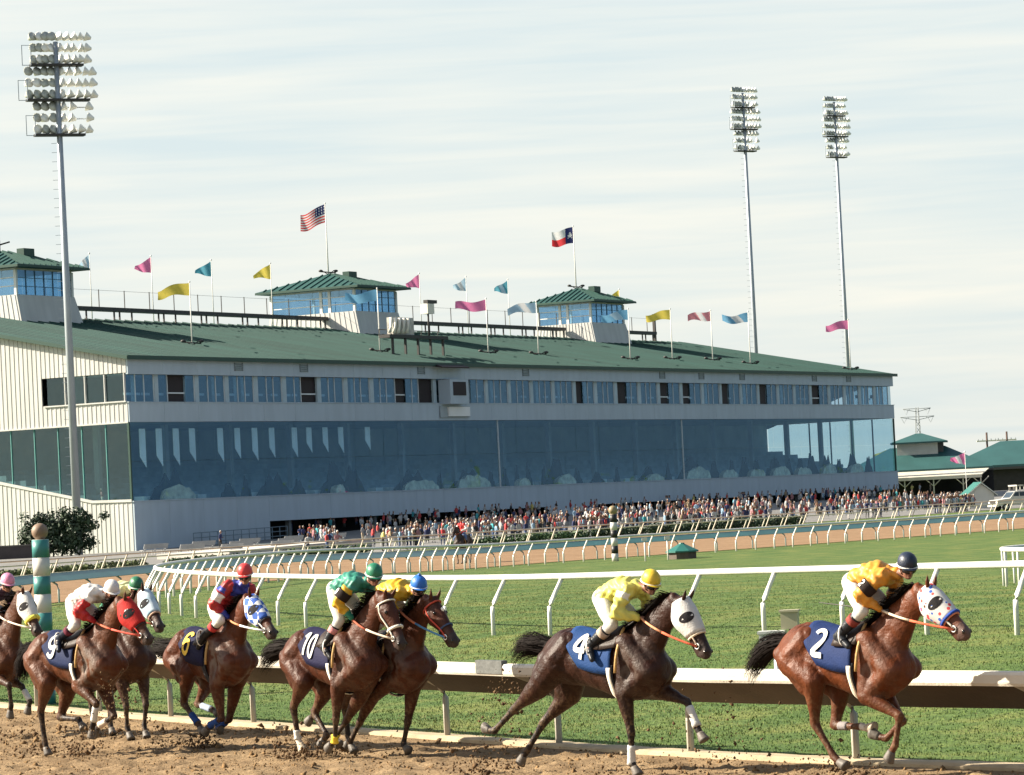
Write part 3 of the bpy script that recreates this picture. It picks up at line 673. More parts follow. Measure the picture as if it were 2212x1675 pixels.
def flagpole(base, h, label, wd, ht, taper, colors, cells=None, droop=.0, amp=1., ph=0., group=None, r=.09, fdir=None, foot=True):
    t = empty('flagpole', base, 0, label, 'flagpole', group)
    MB().tube([(0, 0, -.3), (0, 0, h)], [r, r*.5], 8).build('pole', POLE, t)
    cells = cells or (lambda i, j, a, b: 0)
    m, ix = flag_mesh(wd, ht, taper, droop, amp, ph, cells); me = m.mesh('flag')
    for c in colors: me.materials.append(fmat(c))
    me.polygons.foreach_set('material_index', ix)
    f = link('flag', me, None, t, (0, 0, h-.05)); f.rotation_euler = (0, 0, R(-14) if fdir is None else fdir)
    MB().sphere((0, 0, h+.08), .11, 8, 6).build('finial', POLE, t)
    if foot:
        m = MB(); m.tube([(-1.0, 0, .35), (1.0, 0, .1)], .09, 6); m.tube([(.3, 0, -.3), (-.8, 0, .45)], .06, 6); m.tube([(-.3, 0, -.3), (.8, 0, .45)], .06, 6)
        m.sphere((-1.0, 0, .45), (.3, .2, .18), 8, 5); m.sphere((1.0, 0, .35), (.3, .2, .18), 8, 5); m.build('floodlight_bracket', DARK, t)
    return t
def front_flag(lx, ly, top_px_h, label, c, ph, wd=4.0, cells=None, cols=None, taper=.35, amp=1.0):
    return flagpole(G(lx, ly, EZ+SL*ly), top_px_h, label, wd*.92, 1.4, taper, cols or [c], cells, .03, amp, ph, 'pennant poles along the front eave')
mixc = lambda i, j, a, b: 1 if .38 < (i/a+j/b*.25) < .66 else 0
front_flag(29.1, 11.4, 6.9, 'eave flagpole with long yellow pennant, leftmost of the front row', 'yellow', 0, 4.4)
front_flag(65.3, 9.0, 7.6, 'eave flagpole with blue pennant in front of the middle roof tower', 'blue', 1.2, 4.6)
front_flag(95.2, 10.9, 7.0, 'eave flagpole with deep pink pennant right of the middle roof tower', 'pink', 2.0, 4.6)
front_flag(108.8, 11.0, 7.0, 'eave flagpole with blue and white pennant left of the right roof tower', 'pale', 3.1, 4.4, mixc, ['pale', 'white'])
front_flag(130.5, 8.6, 6.9, 'eave flagpole with light blue pennant in front of the right roof tower', 'pale', .6, 4.4, mixc, ['blue', 'pale'])
front_flag(146.5, 10.1, 7.1, 'eave flagpole with yellow pennant right of the right roof tower', 'yellow', 4.0, 4.0)
front_flag(160.2, 10.4, 7.2, 'eave flagpole with salmon pink pennant near the right roof end', 'salmon', 2.6, 3.8, mixc, ['salmon', 'white'])
front_flag(165.8, 7.1, 7.6, 'eave flagpole with blue and white pennant beside the far light mast', 'blue', 5.0, 4.4, mixc, ['blue', 'white'])
front_flag(193.5, 3.4, 7.6, 'eave flagpole with pink pennant, rightmost on the roof', 'pink', .3, 4.0)
def ridge_flag(lx, h, label, c, ph, wd=2.5, cells=None, cols=None, taper=.8):
    return flagpole(G(lx, 36.5, RZ+.5), h, label, wd*.92, 1.95, taper, cols or [c], cells, .16, .8, ph, 'pennant poles along the roof ridge', r=.07, foot=False)
ridge_flag(45.5, 7.4, 'ridge flagpole with small pale blue and white pennant right of the left tower', 'pale', .5, 1.6, mixc, ['pale', 'white'])
ridge_flag(58.2, 7.6, 'ridge flagpole with pink pennant between the left and middle towers', 'pink', 1.5, 2.4)
ridge_flag(71.3, 7.6, 'ridge flagpole with teal pennant between the left and middle towers', 'teal', 2.3, 2.4)
ridge_flag(84.9, 7.7, 'ridge flagpole with yellow pennant beside the middle tower', 'yellow', 3.3, 2.6)
ridge_flag(122.6, 7.7, 'ridge flagpole with pink pennant right of the middle tower', 'pink', 4.2, 2.2)
ridge_flag(135.6, 7.7, 'ridge flagpole with white and blue pennant', 'white', 5.1, 2.2, mixc, ['pale', 'white'])
ridge_flag(147.8, 7.7, 'ridge flagpole with teal pennant left of the right tower', 'teal', 6.0, 2.4, mixc, ['teal', 'pale'])
ridge_flag(183.0, 7.4, 'ridge flagpole with yellow pennant right of the right tower', 'yellow', 1.1, 2.4)
def us(i, j, a, b):
    if i < a*.4 and j < 7: return 2 if not (i % 3 == 1 and j % 2 == 1) else 1
    return 0 if j % 2 == 0 else 1
def tx(i, j, a, b):
    if i < a*.34:
        du, dv = ((i+.5)/a-.165)*1.42, .5-(j+.5)/b; an = (math.atan2(du, dv) % R(72)); an = min(an, R(72)-an); rr = math.hypot(du, dv)
        return 1 if rr*math.cos(an-R(36))/1. < .105 or rr*math.sin(an+R(18)) < .075 else 2
    return 1 if j < b/2 else 0
for (cx, cy, zr), lb, ce, wd, ht, h, dr in ((TOWERS[1], 'tall flagpole with the stars and stripes on the middle roof tower', us, 3.7, 2.4, 9.3, .30), (TOWERS[2], 'tall flagpole with lone star state flag on the right roof tower', tx, 3.5, 2.4, 9.2, .12)):
    flagpole(G(cx-1.0, cy, zr), h, lb, wd, ht, .1, ['red', 'white', 'navy'], ce, dr, .9, .8, 'national and state flags on the towers', r=.1)
t = empty('radio_mast', G(TOWERS[0][0]-1, TOWERS[0][1], TOWERS[0][2]), 0, 'thin whip mast with cross bracket on the left roof tower', 'mast')
MB().tube([(0, 0, -.3), (0, 0, 9.6)], [.08, .04], 8).build('pole', POLE, t); m = MB().tube([(-1.1, 0, 1.0), (0, 0, .7), (1.2, 0, 1.0)], .1, 6); m.tube([(0, 0, -.3), (0, 0, 1.2)], .12, 6); m.build('floodlight_bracket', DARK, t)
# camera platform on the roof
cp = empty('roof_platform', G(72, 8, EZ+SL*8), GA, 'black steel camera platform standing on the green roof', 'platform')
m = MB().box(-7, 7, -.6, .9, 1.9, 2.3); m.build('deck', DARK, cp)
for x_ in (-6, -3, 0, 3, 6): MB().box(x_-.12, x_+.12, -.5, -.25, -.4, 2.0).build('leg', DARK, cp)
MB().box(-5.5, -.5, -.2, .6, 2.3, 4.4).build('equipment_box', M('horn_grey', (.45, .43, .38), .6, .3, 1.5), cp)
for k in range(5):
    m = MB().rings([((-6.8+k*1.0, -.5, 2.5), (.28, 0, 0), (0, .25, 0)), ((-6.6+k*1.0, -.6, 3.2), (.12, 0, 0), (0, .12, 0)), ((-6.4+k*1.0, -.6, 4.3), (.24, 0, 0), (0, .24, 0))], 10); m.build('horn_speaker', M('horn_white', (.75, .72, .62), .5, .1, 1), cp)
MB().tube([(3.4, 0, 2.2), (3.4, 0, 6.0)], .12, 8).build('mast', DARK, cp); MB().box(2.5, 4.1, -.5, .5, 5.0, 6.2).build('camera_housing', M('horn_white', (.75, .72, .62), .5, .1, 1), cp)
MB().box(2.9, 5.2, -.3, .3, 6.3, 6.7).build('lamp', DARK, cp); m = MB().box(-7, 7, .85, .9, 2.9, 3.0); [m.box(x_-.04, x_+.04, .83, .9, 2.3, 3.0) for x_ in np.arange(-7, 7.1, 2)]; m.build('railing', DARK, cp)

# ------------------------------------------------------------------ floodlight masts
STEEL = M('mast_steel', (.34, .38, .42), .45, .08, .5, metal=.3)
LAMPW = M('lamp_reflector', (.85, .84, .78), .35, .1, 2); LAMPD = M('lamp_housing', (.42, .44, .40), .4, .2, 2)
def lamp_mesh():
    m = MB(); m.rings([((0, .55, 0), (.12, 0, 0), (0, 0, .12)), ((0, .40, 0), (.2, 0, 0), (0, 0, .2)), ((0, .05, 0), (.42, 0, 0), (0, 0, .42)), ((0, 0, 0), (.44, 0, 0), (0, 0, .44))], 12, True)
    return m.mesh('floodlight')
LME = lamp_mesh(); LME.materials.append(LAMPW); LME2 = LME.copy(); LME2.materials.clear(); LME2.materials.append(LAMPD)
def mast(base, H, head_h, wd, yaw, label, s=1.0, shift=0.):
    t = empty('floodlight_mast', base, 0, label, 'light mast', 'floodlight masts')
    MB().tube([(0, 0, -.5), (0, 0, H*.5), (0, 0, H-head_h*.1)], [.43*s, .35*s, .24*s], 16).build('pole', STEEL, t)
    m = MB()
    for z_ in np.arange(6, H-head_h, .9): m.box(-.62*s-.22, -.3*s, -.02, .02, z_, z_+.04)
    m.build('climbing_pegs', STEEL, t)
    c, s_n = math.cos(yaw), math.sin(yaw)
    tiers = ((0, 1.0, 7), (1, 1.25, 9), (2, 1.05, 9))
    for k, ws, n in tiers:
        zb = H-head_h+k*head_h/3; W2 = wd*ws/2; sh = (-.05 if k != 1 else -.5)*s
        b = MB().box(-W2, W2, -.5, .5, 0, .22*s); o = b.build('platform', DARK, t, (0, 0, zb)); o.rotation_euler = (0, 0, yaw)
        b = MB()
        for x_ in (-W2, -W2-.9): b.box(x_-.04, x_+.04, -.5, -.44, 0, 2.0*s)
        b.box(-W2-.9, -W2, -.5, -.44, 0, .06); b.box(-W2-.9, -W2, -.5, -.44, 1.95*s, 2.0*s); o = b.build('cage', STEEL, t, (0, 0, zb)); o.rotation_euler = (0, 0, yaw)
        for r_ in range(3):
            zc = zb+(.55+r_)*head_h/9.2
            b = MB().tube([(-W2, .3, 0), (W2+.4, .3, 0)], .06*s, 6); o = b.build('cross_arm', STEEL, t, (0, 0, zc)); o.rotation_euler = (0, 0, yaw)
            for i in range(n):
                if rng.random() < .06: continue
                x_ = -W2+.35*s+(2*W2)*(i/(n-1)); x_ += rng.uniform(-.08, .08)
                o = link('floodlight', LME if i > n*.38 or rng.random() < .3 else LME2, None, t, (x_*c, x_*s_n, zc+.1))
                o.scale = (s*1.15,)*3; o.rotation_euler = (R(-20)+rng.uniform(-.15, .15), 0, yaw+R(20-150*(i/(n-1))**.7*(.9 if i > n*.4 else .1))+rng.uniform(-.25, .25))
    return t
mast((-42.9, 338, .42), 51.2, 10.3, 5.0, R(22), 'tall grey floodlight mast standing before the left end wall', 1.0)
mast((39.6, 560, 0), 69.0, 10.6, 4.0, R(35), 'tall floodlight mast rising behind the roof, left of the far pair', .95)
mast((58.2, 600, 0), 71.3, 10.8, 4.0, R(35), 'tall floodlight mast rising behind the roof, right of the far pair', .95)

# ------------------------------------------------------------------ foliage
def leaf_cloud(blobs, n, size, seed, flat=.6):
    # blobs: (cx,cy,cz,rx,ry,rz); leaf quads near the surface and through the volume
    r_ = np.random.default_rng(seed); B = np.array(blobs, float); vol = B[:, 3]*B[:, 4]*B[:, 5]; pick = r_.choice(len(B), n, p=vol/vol.sum())
    d = r_.normal(size=(n, 3)); d /= np.linalg.norm(d, axis=1)[:, None]; rad = r_.random(n)**.35*(1+r_.normal(0, .10, n))
    c = B[pick, :3]+d*B[pick, 3:]*rad[:, None]
    nrm_ = d+r_.normal(0, .6, (n, 3)); nrm_ /= np.linalg.norm(nrm_, axis=1)[:, None]
    t1 = np.cross(nrm_, r_.normal(size=(n, 3))); t1 /= np.linalg.norm(t1, axis=1)[:, None]; t2 = np.cross(nrm_, t1)
    s = size*r_.uniform(.6, 1.4, n)[:, None]
    v = np.stack([c-t1*s, c-t2*s*flat, c+t1*s, c+t2*s*flat], 1).reshape(-1, 3)
    return MB().add(v, [(4*i, 4*i+1, 4*i+2, 4*i+3) for i in range(n)])
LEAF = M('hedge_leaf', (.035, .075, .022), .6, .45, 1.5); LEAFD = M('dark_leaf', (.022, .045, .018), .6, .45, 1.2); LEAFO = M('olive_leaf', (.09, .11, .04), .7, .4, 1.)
BARK = M('bark', (.09, .07, .05), .9, .3, 4, .5, 12)
# big dark bush by the light mast
t = empty('bush', (-43.6, 331, .42), 0, 'big dark green bush at the foot of the left floodlight mast', 'bush')
bl = [(-2.2, 0, 2.0, 1.5, 1.3, 1.6), (-.6, .4, 2.2, 1.6, 1.4, 1.9), (1.1, 0, 2.1, 1.5, 1.3, 1.7), (1.9, -.2, 3.0, .9, .8, 1.0), (.5, 0, 3.6, .9, .8, .9), (-1.6, 0, 3.2, .9, .8, .8), (2.6, 0, 2.6, .7, .7, .6), (0, -.4, 1.0, 3.2, 1.2, 1.0), (-2.9, 0, 1.0, .8, .8, 1)]
bl += [(float(rng.uniform(-3.6, 3.6)), float(rng.uniform(-.5, .5)), float(rng.uniform(1.2, 3.9)), .55, .5, .55) for _ in range(22)]; bl = [(a*1.15, b, c*1.08, d*1.1, e, f) for a, b, c, d, e, f in bl]
leaf_cloud(bl, 7000, .17, 5).build('crown', LEAFD, t)
for k in range(5): MB().tube([(-1.6+k*.8, 0, -.1), (-1.8+k*.95, .1, 1.2), (-2.1+k*1.1, 0, 2.8)], [.09, .07, .03], 6).build('stem', BARK, t)
t = empty('low_wall', (-47.5, 329, 0), R(3), 'dark low wall in shadow left of the bush', 'wall')
MB().box(-4, 3, 0, .3, 0, 1.6).build('body', M('dark_wall', (.06, .05, .05), .9, .2, 1), t); MB().box(-4.1, 3.1, -.06, .36, 1.6, 1.72).build('coping', M('dark_coping', (.12, .11, .1), .8, .2, 1), t)
p4s = path_resample(R4B, 1.0); t4 = tangents(p4s); n4 = np.c_[-t4[:, 1], t4[:, 0]]
hseg = [(-38, -31, .5, LEAFO, 'dry olive hedge strip behind the outer rail at the far left'), (-30.5, -24, .55, LEAFO, 'olive hedge strip behind the outer rail left of the first concrete step'),
        (-23, -17, .55, LEAF, 'green hedge behind the outer rail, below the two onlookers by the wall'), (-16, -9.5, .7, LEAF, 'green hedge behind the outer rail, left of the mounted outrider'),
        (-3.5, 1, .6, LEAF, 'short green hedge just right of the mounted outrider'), (1.8, 7, .75, LEAF, 'green hedge behind the black and white marker pole'),
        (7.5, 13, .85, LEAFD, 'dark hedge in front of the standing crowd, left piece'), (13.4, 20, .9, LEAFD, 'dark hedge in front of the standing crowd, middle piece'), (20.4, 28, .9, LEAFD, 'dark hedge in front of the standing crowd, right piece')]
for k, (x0, x1, h, mt, lb) in enumerate(hseg):
    ii = [i for i in range(len(p4s)) if x0 <= p4s[i][0] <= x1]; base = p4s[ii[0]]+n4[ii[0]]*2.4
    t = empty('hedge', (base[0], base[1], 0), 0, lb, 'hedge', 'hedges along the outer rail')
    bl = []
    for i in ii:
        q = p4s[i]+n4[i]*(2.4+rng.uniform(-.15, .15))-base; bl.append((q[0], q[1], h*.5, .75, .6, h*.5*rng.uniform(.8, 1.3)))
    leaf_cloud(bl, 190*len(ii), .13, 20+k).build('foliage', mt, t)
    [MB().tube([(b[0], b[1], -.1), (b[0], b[1], h*.7)], .03, 5).build('stem', BARK, t) for b in bl[::3]]

# ------------------------------------------------------------------ marker poles and trackside objects
def marker(base, H, r_, bands, colA, colB, ballm, label, ball=.2):
    t = empty('marker_pole', (*base, gz1(*base)), 0, label, 'marker pole')
    MB().tube([(0, 0, -.4), (0, 0, H)], r_*.985, 20).build('core', colB, t)
    e = np.linspace(0, H, bands+1)
    for i in range(bands):
        mb_ = MB().rings([((0, 0, e[i]+.004), (r_, 0, 0), (0, r_, 0)), ((0, 0, e[i+1]-.004), (r_, 0, 0), (0, r_, 0))], 24)
        mb_.build('band', colA if (bands-1-i) % 2 == 0 else colB, t)
    MB().rings([((0, 0, H), (r_*.55, 0, 0), (0, r_*.55, 0)), ((0, 0, H+.06), (r_*.5, 0, 0), (0, r_*.5, 0))], 16).build('collar', ballm, t)
    MB().sphere((0, 0, H+ball*.95), ball, 20, 14).build('ball', ballm, t); return t
PG = M('post_teal', (.035, .19, .18), .45, .1, 3); PW = M('post_white', (.55, .54, .49), .5, .08, 3)
marker((-8.27, 60.0), 2.84, .148, 9, PG, PW, M('ball_brown', (.20, .135, .09), .6, .25, 6), 'teal and white striped marker pole with brown ball at the left rail', .145)
marker((4.75, 174.5), 2.35, .17, 6, M('post_black', (.012, .012, .014), .5, .1, 3), PW, M('ball_gold', (.26, .20, .11), .5, .2, 6), 'black and white striped marker pole with ball on the far turf edge', .23)
t = empty('valve_hut', (8.0, 172, 0), R(20), 'small octagonal hut with teal roof beside the main track rail', 'hut')
oc = [(math.cos(R(22.5+45*k)), math.sin(R(22.5+45*k))) for k in range(8)]
MB().rings([((0, 0, -.1), (.75, 0, 0), (0, .75, 0)), ((0, 0, .34), (.75, 0, 0), (0, .75, 0))], 8, True, False).build('wall', M('hut_wall', (.10, .075, .06), .8, .2, 3), t)
MB().rings([((0, 0, .33), (.88, 0, 0), (0, .88, 0)), ((0, 0, .40), (.88, 0, 0), (0, .88, 0)), ((0, 0, .74), (.16, 0, 0), (0, .16, 0)), ((0, 0, .80), (.12, 0, 0), (0, .12, 0))], 8, True, False).build('roof', M('hut_roof', (.016, .12, .10), .5, .1, 2), t)
for k, (x_, y_, lb) in enumerate(((6.1, 170, 'thin white post with lamp head just left of the octagonal hut'), (7.25, 171, 'thin white post with flat box head touching the octagonal hut'))):
    t = empty('post_lamp', (x_, y_, 0), 0, lb, 'post', 'white posts by the hut'); MB().tube([(0, 0, -.1), (0, 0, 1.0)], .04, 8).build('pole', WHITE, t); MB().box(-.13, .13, -.08, .08, 1.0, 1.16).build('head', PW, t)
# electric boxes on a post on the near turf
t = empty('utility_post', (3.64, 50.0, gz1(3.64, 50)), R(-12), 'grey and yellow utility boxes on a post behind the near rail', 'utility box')
MB().tube([(-.02, 0, -.2), (-.02, 0, .72)], .06, 10).build('post', STEEL, t); MB().tube([(.19, .05, -.2), (.19, .05, 1.0)], .035, 10).build('conduit', STEEL, t)
GB = M('box_grey', (.50, .51, .49), .4, .06, 3); MB().box(-.26, .10, -.13, .13, .72, .90).build('meter_box', GB, t); MB().box(-.28, .12, -.15, .15, .90, .94).build('box_lid', GB, t)
MB().box(.06, .30, -.08, .16, .96, 1.20).build('yellow_box', M('box_yellow', (.36, .33, .22), .5, .1, 3), t); MB().box(.04, .32, -.10, .18, 1.20, 1.23).build('yellow_box_lid', M('box_yellow', (.36, .33, .22), .5, .1, 3), t)

# ------------------------------------------------------------------ pavilion, booth, truck and far things on the right
SHGREEN = M('pavilion_roof', (.027, .088, .086), .55, .12, .3, .1, 2)
def wpt(u, v, d):   # helper: photo position (native pixels) at a given distance
    F_ = 7500*2450/2212; r_ = fw+rt*((u-1225)/F_)-up*((v-927.5)/F_); k = d/r_.y; return Vector((0, 0, EYE))+r_*k
def xa(u, v, d): return wpt(u, v, d).x
pv = empty('pavilion', (xa(2230, 1170, 565), 565, 0), R(-8), 'open pavilion with teal hip roof and white louvred cupola right of the grandstand', 'pavilion')
m = MB(); e = [(-14, -6, 5.7), (10, -6, 5.7), (10, 8, 5.7), (-14, 8, 5.7)]; m.add(e+[(-6.5, 1, 9.4), (2.4, 1, 9.4)]+[(p[0], p[1], 5.35) for p in e], [(0, 1, 5, 4), (1, 2, 5), (2, 3, 4, 5), (3, 0, 4), (0, 6, 7, 1), (1, 7, 8, 2), (2, 8, 9, 3), (3, 9, 6, 0), (6, 9, 8, 7)]); m.build('roof', SHGREEN, pv)
MB().box(-14, 10, -5.95, -5.8, 5.1, 5.4).build('fascia', M('dark_fascia', (.05, .05, .05), .6, .1, 1), pv)
m = MB(); m.prism([(-13.5, -9.4, 4.35), (8.2, -9.4, 4.35), (9.4, -5.9, 5.3), (-13.5, -5.9, 5.3)], (0, 0, .12)); m.build('canopy', M('canopy_white', (.52, .49, .41), .7, .1, 1), pv)
MB().box(-13.5, 8.2, -9.5, -9.38, 3.95, 4.45).build('canopy_fascia', M('canopy_white', (.52, .49, .41), .7, .1, 1), pv)
for x_ in (-9, -4.1, .5, 5.2, 8.0):
    MB().box(x_-.1, x_+.1, -9.3, -9.1, 0, 4.1).build('post', M('canopy_white'), pv)
    for s in (-1, 1): MB().tube([(x_, -9.2, 2.9), (x_+s*1.3, -9.2, 4.1)], .08, 6).build('brace', M('canopy_white'), pv)
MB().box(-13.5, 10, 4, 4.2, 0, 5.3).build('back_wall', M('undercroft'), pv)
cu = MB().box(-5.3, 1.3, -1.4, 3.2, 8.1, 10.2).build('cupola', M('cupola_white', (.55, .54, .49), .5, .06, 1), pv)
for k in range(7): MB().box(-4.7, .8, -1.5, -1.42, 8.75+k*.18, 8.85+k*.18).build('louvre', M('louvre_grey', (.6, .6, .58), .6, .05, 1), cu)
m = MB(); e = [(-6.3, -2.4, 10.2), (2.9, -2.4, 10.2), (2.9, 4.2, 10.2), (-6.3, 4.2, 10.2)]; m.add(e+[(-2.2, .9, 11.6), (-1.2, .9, 11.6)]+[(p[0], p[1], 9.95) for p in e], [(0, 1, 5, 4), (1, 2, 5), (2, 3, 4, 5), (3, 0, 4), (0, 6, 7, 1), (1, 7, 8, 2), (2, 8, 9, 3), (3, 9, 6, 0), (6, 9, 8, 7)]); m.build('cupola_roof', SHGREEN, cu)
MB().box(1.31, 2.2, -1.0, 3.0, 8.4, 9.9).build('cupola_side', M('dark_fascia'), cu)
pv2 = empty('barn', (xa(2440, 1160, 610), 610, 0), R(-8), 'second teal hip-roofed building at the right edge behind the pavilion', 'building')
m = MB(); e = [(-13, -8, 6.0), (16, -8, 6.0), (16, 10, 6.0), (-13, 10, 6.0)]; m.add(e+[(-3.0, 1, 10.2), (2.0, 1, 10.2)]+[(p[0], p[1], 5.6) for p in e], [(0, 1, 5, 4), (1, 2, 5), (2, 3, 4, 5), (3, 0, 4), (0, 6, 7, 1), (1, 7, 8, 2), (2, 8, 9, 3), (3, 9, 6, 0), (6, 9, 8, 7)]); m.build('roof', SHGREEN, pv2)
MB().box(-12, 15, -7, 9, 0, 5.6).build('wall', M('barn_wall', (.035, .03, .032), .9, .2, 1), pv2); MB().box(-13, 16, -8.2, -8, 5.2, 5.6).build('gutter', M('dark_fascia'), pv2)
bt = empty('booth', (xa(2347, 1170, 400), 400, apron_z(*GL((54.9, 400)))), R(6), 'small white gabled booth with teal roof left of the truck', 'booth')
m = MB().prism([(-1.5, 0, 0), (1.5, 0, 0), (1.5, 0, 1.7), (0, 0, 2.9), (-1.5, 0, 1.7)], (0, 3, 0)); m.build('wall', M('cupola_white'), bt)
for s in (-1, 1):
    m = MB().prism([(s*1.95, -.3, 1.42), (0, -.3, 3.0), (0, -.3, 3.1), (s*1.95, -.3, 1.52)], (0, 3.8, 0)); m.build('roof', M('hut_roof'), bt)
    m = MB().prism([(s*1.9, -.34, 1.38), (0, -.34, 2.92), (0, -.34, 3.06), (s*1.9, -.34, 1.52)], (0, .04, 0)); m.build('bargeboard', M('cupola_white'), bt)
# service truck with light bar
tk = empty('truck', (xa(2432, 1190, 357), 357, .03), R(200), 'white pickup truck with roof light rack parked behind the outer rail', 'truck')
TWH = M('truck_paint', (.52, .51, .47), .3, .05, 1); 
def truck_body():
    m = MB(); pr = [(2.65, .55), (2.70, .95), (2.62, 1.15), (1.25, 1.28), (.62, 1.95), (-.9, 2.0), (-1.1, 1.25), (-2.7, 1.2), (-2.75, .55)]
    secs = []
    hw = .98; n = len(pr)
    vs = [(x, -hw+(.12 if z_ > 1.5 else 0), z_) for x, z_ in pr]+[(x, hw-(.12 if z_ > 1.5 else 0), z_) for x, z_ in pr]
    m.add(vs, [tuple(range(n)), tuple(range(2*n-1, n-1, -1))]+[(i, n+i, n+(i+1) % n, (i+1) % n) for i in range(n)]); return m
truck_body().build('body', TWH, tk)
DGL = M('truck_glass', (.03, .045, .06), .1, .1, 1)
m = MB(); m.add([(1.215, -.82, 1.33), (1.215, .82, 1.33), (.675, .80, 1.91), (.675, -.80, 1.91)], [(0, 1, 2, 3)]); [m.v.append((a+.02, b, c+.02)) for a, b, c in m.v[:0]]; m.build('windscreen', DGL, tk)
for s in (-1, 1):
    MB().prism([(1.0, s*.90, 1.36), (.2, s*.90, 1.36), (.2, s*.875, 1.88), (.55, s*.875, 1.88)], (0, s*.05, 0)).build('side_window', DGL, tk); MB().prism([(.1, s*.90, 1.36), (-.8, s*.90, 1.36), (-.75, s*.875, 1.88), (.1, s*.875, 1.88)], (0, s*.05, 0)).build('side_window', DGL, tk)
    for x_ in (1.75, -1.7):
        wq = MB().rings([((x_, s*.80, .40), (.40, 0, 0), (0, 0, .40)), ((x_, s*1.02, .40), (.40, 0, 0), (0, 0, .40))], 20).build('wheel', M('tyre', (.02, .02, .02), .8, .1, 3), tk); MB().rings([((x_, s*1.02, .40), (.22, 0, 0), (0, 0, .22)), ((x_, s*1.05, .40), (.20, 0, 0), (0, 0, .20))], 14).build('rim', M('lamp_reflector'), wq)
    MB().box(2.66, 2.74, s*.85-.13 if s < 0 else .62, s*.85+.13 if s < 0 else .9, .82, 1.02).build('headlight', M('lamp_glass', (.8, .8, .75), .2, .05, 1), tk)
MB().box(2.67, 2.75, -.58, .58, .80, 1.04).build('grille', DARK, tk); MB().box(2.6, 2.85, -1.0, 1.0, .48, .68).build('bumper', TWH, tk)
m = MB(); [m.box(-.5+.0*k, -.45, -.85+k*.85-.04, -.85+k*.85+.04, 1.98, 2.5) for k in range(3)]; m.box(-.6, -.3, -.95, .95, 2.48, 2.62); m.box(.3, .4, -.95, .95, 2.48, 2.62); [m.box(.33, .38, s*.85-.03, s*.85+.03, 1.98, 2.5) for s in (-1, 1)]; m.box(-.6, .4, -.95, -.88, 2.48, 2.62); m.box(-.6, .4, .88, .95, 2.48, 2.62); m.build('roof_rack', TWH, tk)
for s in (-1, 1): MB().box(.38, .5, s*.45-.2, s*.45+.2, 2.15, 2.45).build('work_light', DARK, tk)
# ground-level pennants at the right
flagpole((xa(2312, 1150, 430), 430, 0), 6.9, 'low flagpole with pink pennant before the teal pavilion roof', 1.9, 1.5, .75, ['pink', 'white'], mixc, .0, .6, 1., 'pennant poles by the pavilion', r=.05, foot=False)
flagpole((xa(2124, 1150, 640), 640, 0), 10.0, 'low flagpole with yellow pennant seen through the right glass end', 2.6, 2.2, .8, ['yellow'], None, .0, .5, 2., 'pennant poles by the pavilion', r=.05, foot=False)
# pylon and utility poles far behind
py = empty('pylon', (xa(2200, 1100, 1500), 1500, 0), R(10), 'faint lattice power pylon far behind the pavilion', 'pylon')
PYM = M('pylon_steel', (.20, .225, .235), .7, .1, .2); m = MB()
for sx in (-1, 1):
    for sy in (-1, 1): m.tube([(sx*4, sy*4, 0), (sx*.9, sy*.9, 24), (sx*.5, sy*.5, 37)], .16, 4)
for k in range(12):
    z0_ = k*2.6; w0 = 4-3.1*min(1, z0_/24); w1 = 4-3.1*min(1, (z0_+2.6)/24)
    m.tube([(-w0, -w0, z0_), (w1, -w1, z0_+2.6)], .09, 4); m.tube([(w0, -w0, z0_), (-w1, -w1, z0_+2.6)], .09, 4)
m.build('lattice', PYM, py)
for z_, wd, up_ in ((36.5, 6.2, 1.2), (33, 7.6, .2), (21.5, 7, 1.2)):
    for s in (-1, 1):
        m = MB(); m.tube([(0, 0, z_-1.4), (s*wd, 0, z_)], .12, 4); m.tube([(0, 0, z_+.0), (s*wd, 0, z_+.1)], .12, 4); m.tube([(s*wd*.5, 0, z_-.8), (s*wd*.55, 0, z_+.05)], .08, 4); m.build('cross_arm', PYM, py)
        m = MB(); m.tube([(s*wd*.62, 0, z_-.3), (s*wd*.78, 0, z_-2.6), (s*wd*.95, 0, z_-.1)], .1, 4); m.build('insulator', PYM, py)
for u, lb in ((2361, 'left of two dark wooden utility poles behind the barn roof'), (2409, 'right of two dark wooden utility poles behind the barn roof')):
    t = empty('utility_pole', (xa(u, 1050, 800), 800, 0), R(4), lb, 'utility pole', 'utility poles behind the barns')
    MB().tube([(0, 0, 0), (0, 0, 14.6)], [.3, .22], 8).build('pole', M('pole_wood', (.08, .05, .04), .9, .3, 1), t)
    MB().box(-2.4, 2.2, -.12, .12, 12.5, 12.8).build('cross_arm', M('arm_cream', (.7, .66, .55), .7, .1, 1), t)
    for x_ in (-2, -1, 1, 2): MB().tube([(x_, 0, 12.8), (x_, 0, 13.15)], .08, 6).build('insulator', M('pylon_steel'), t)

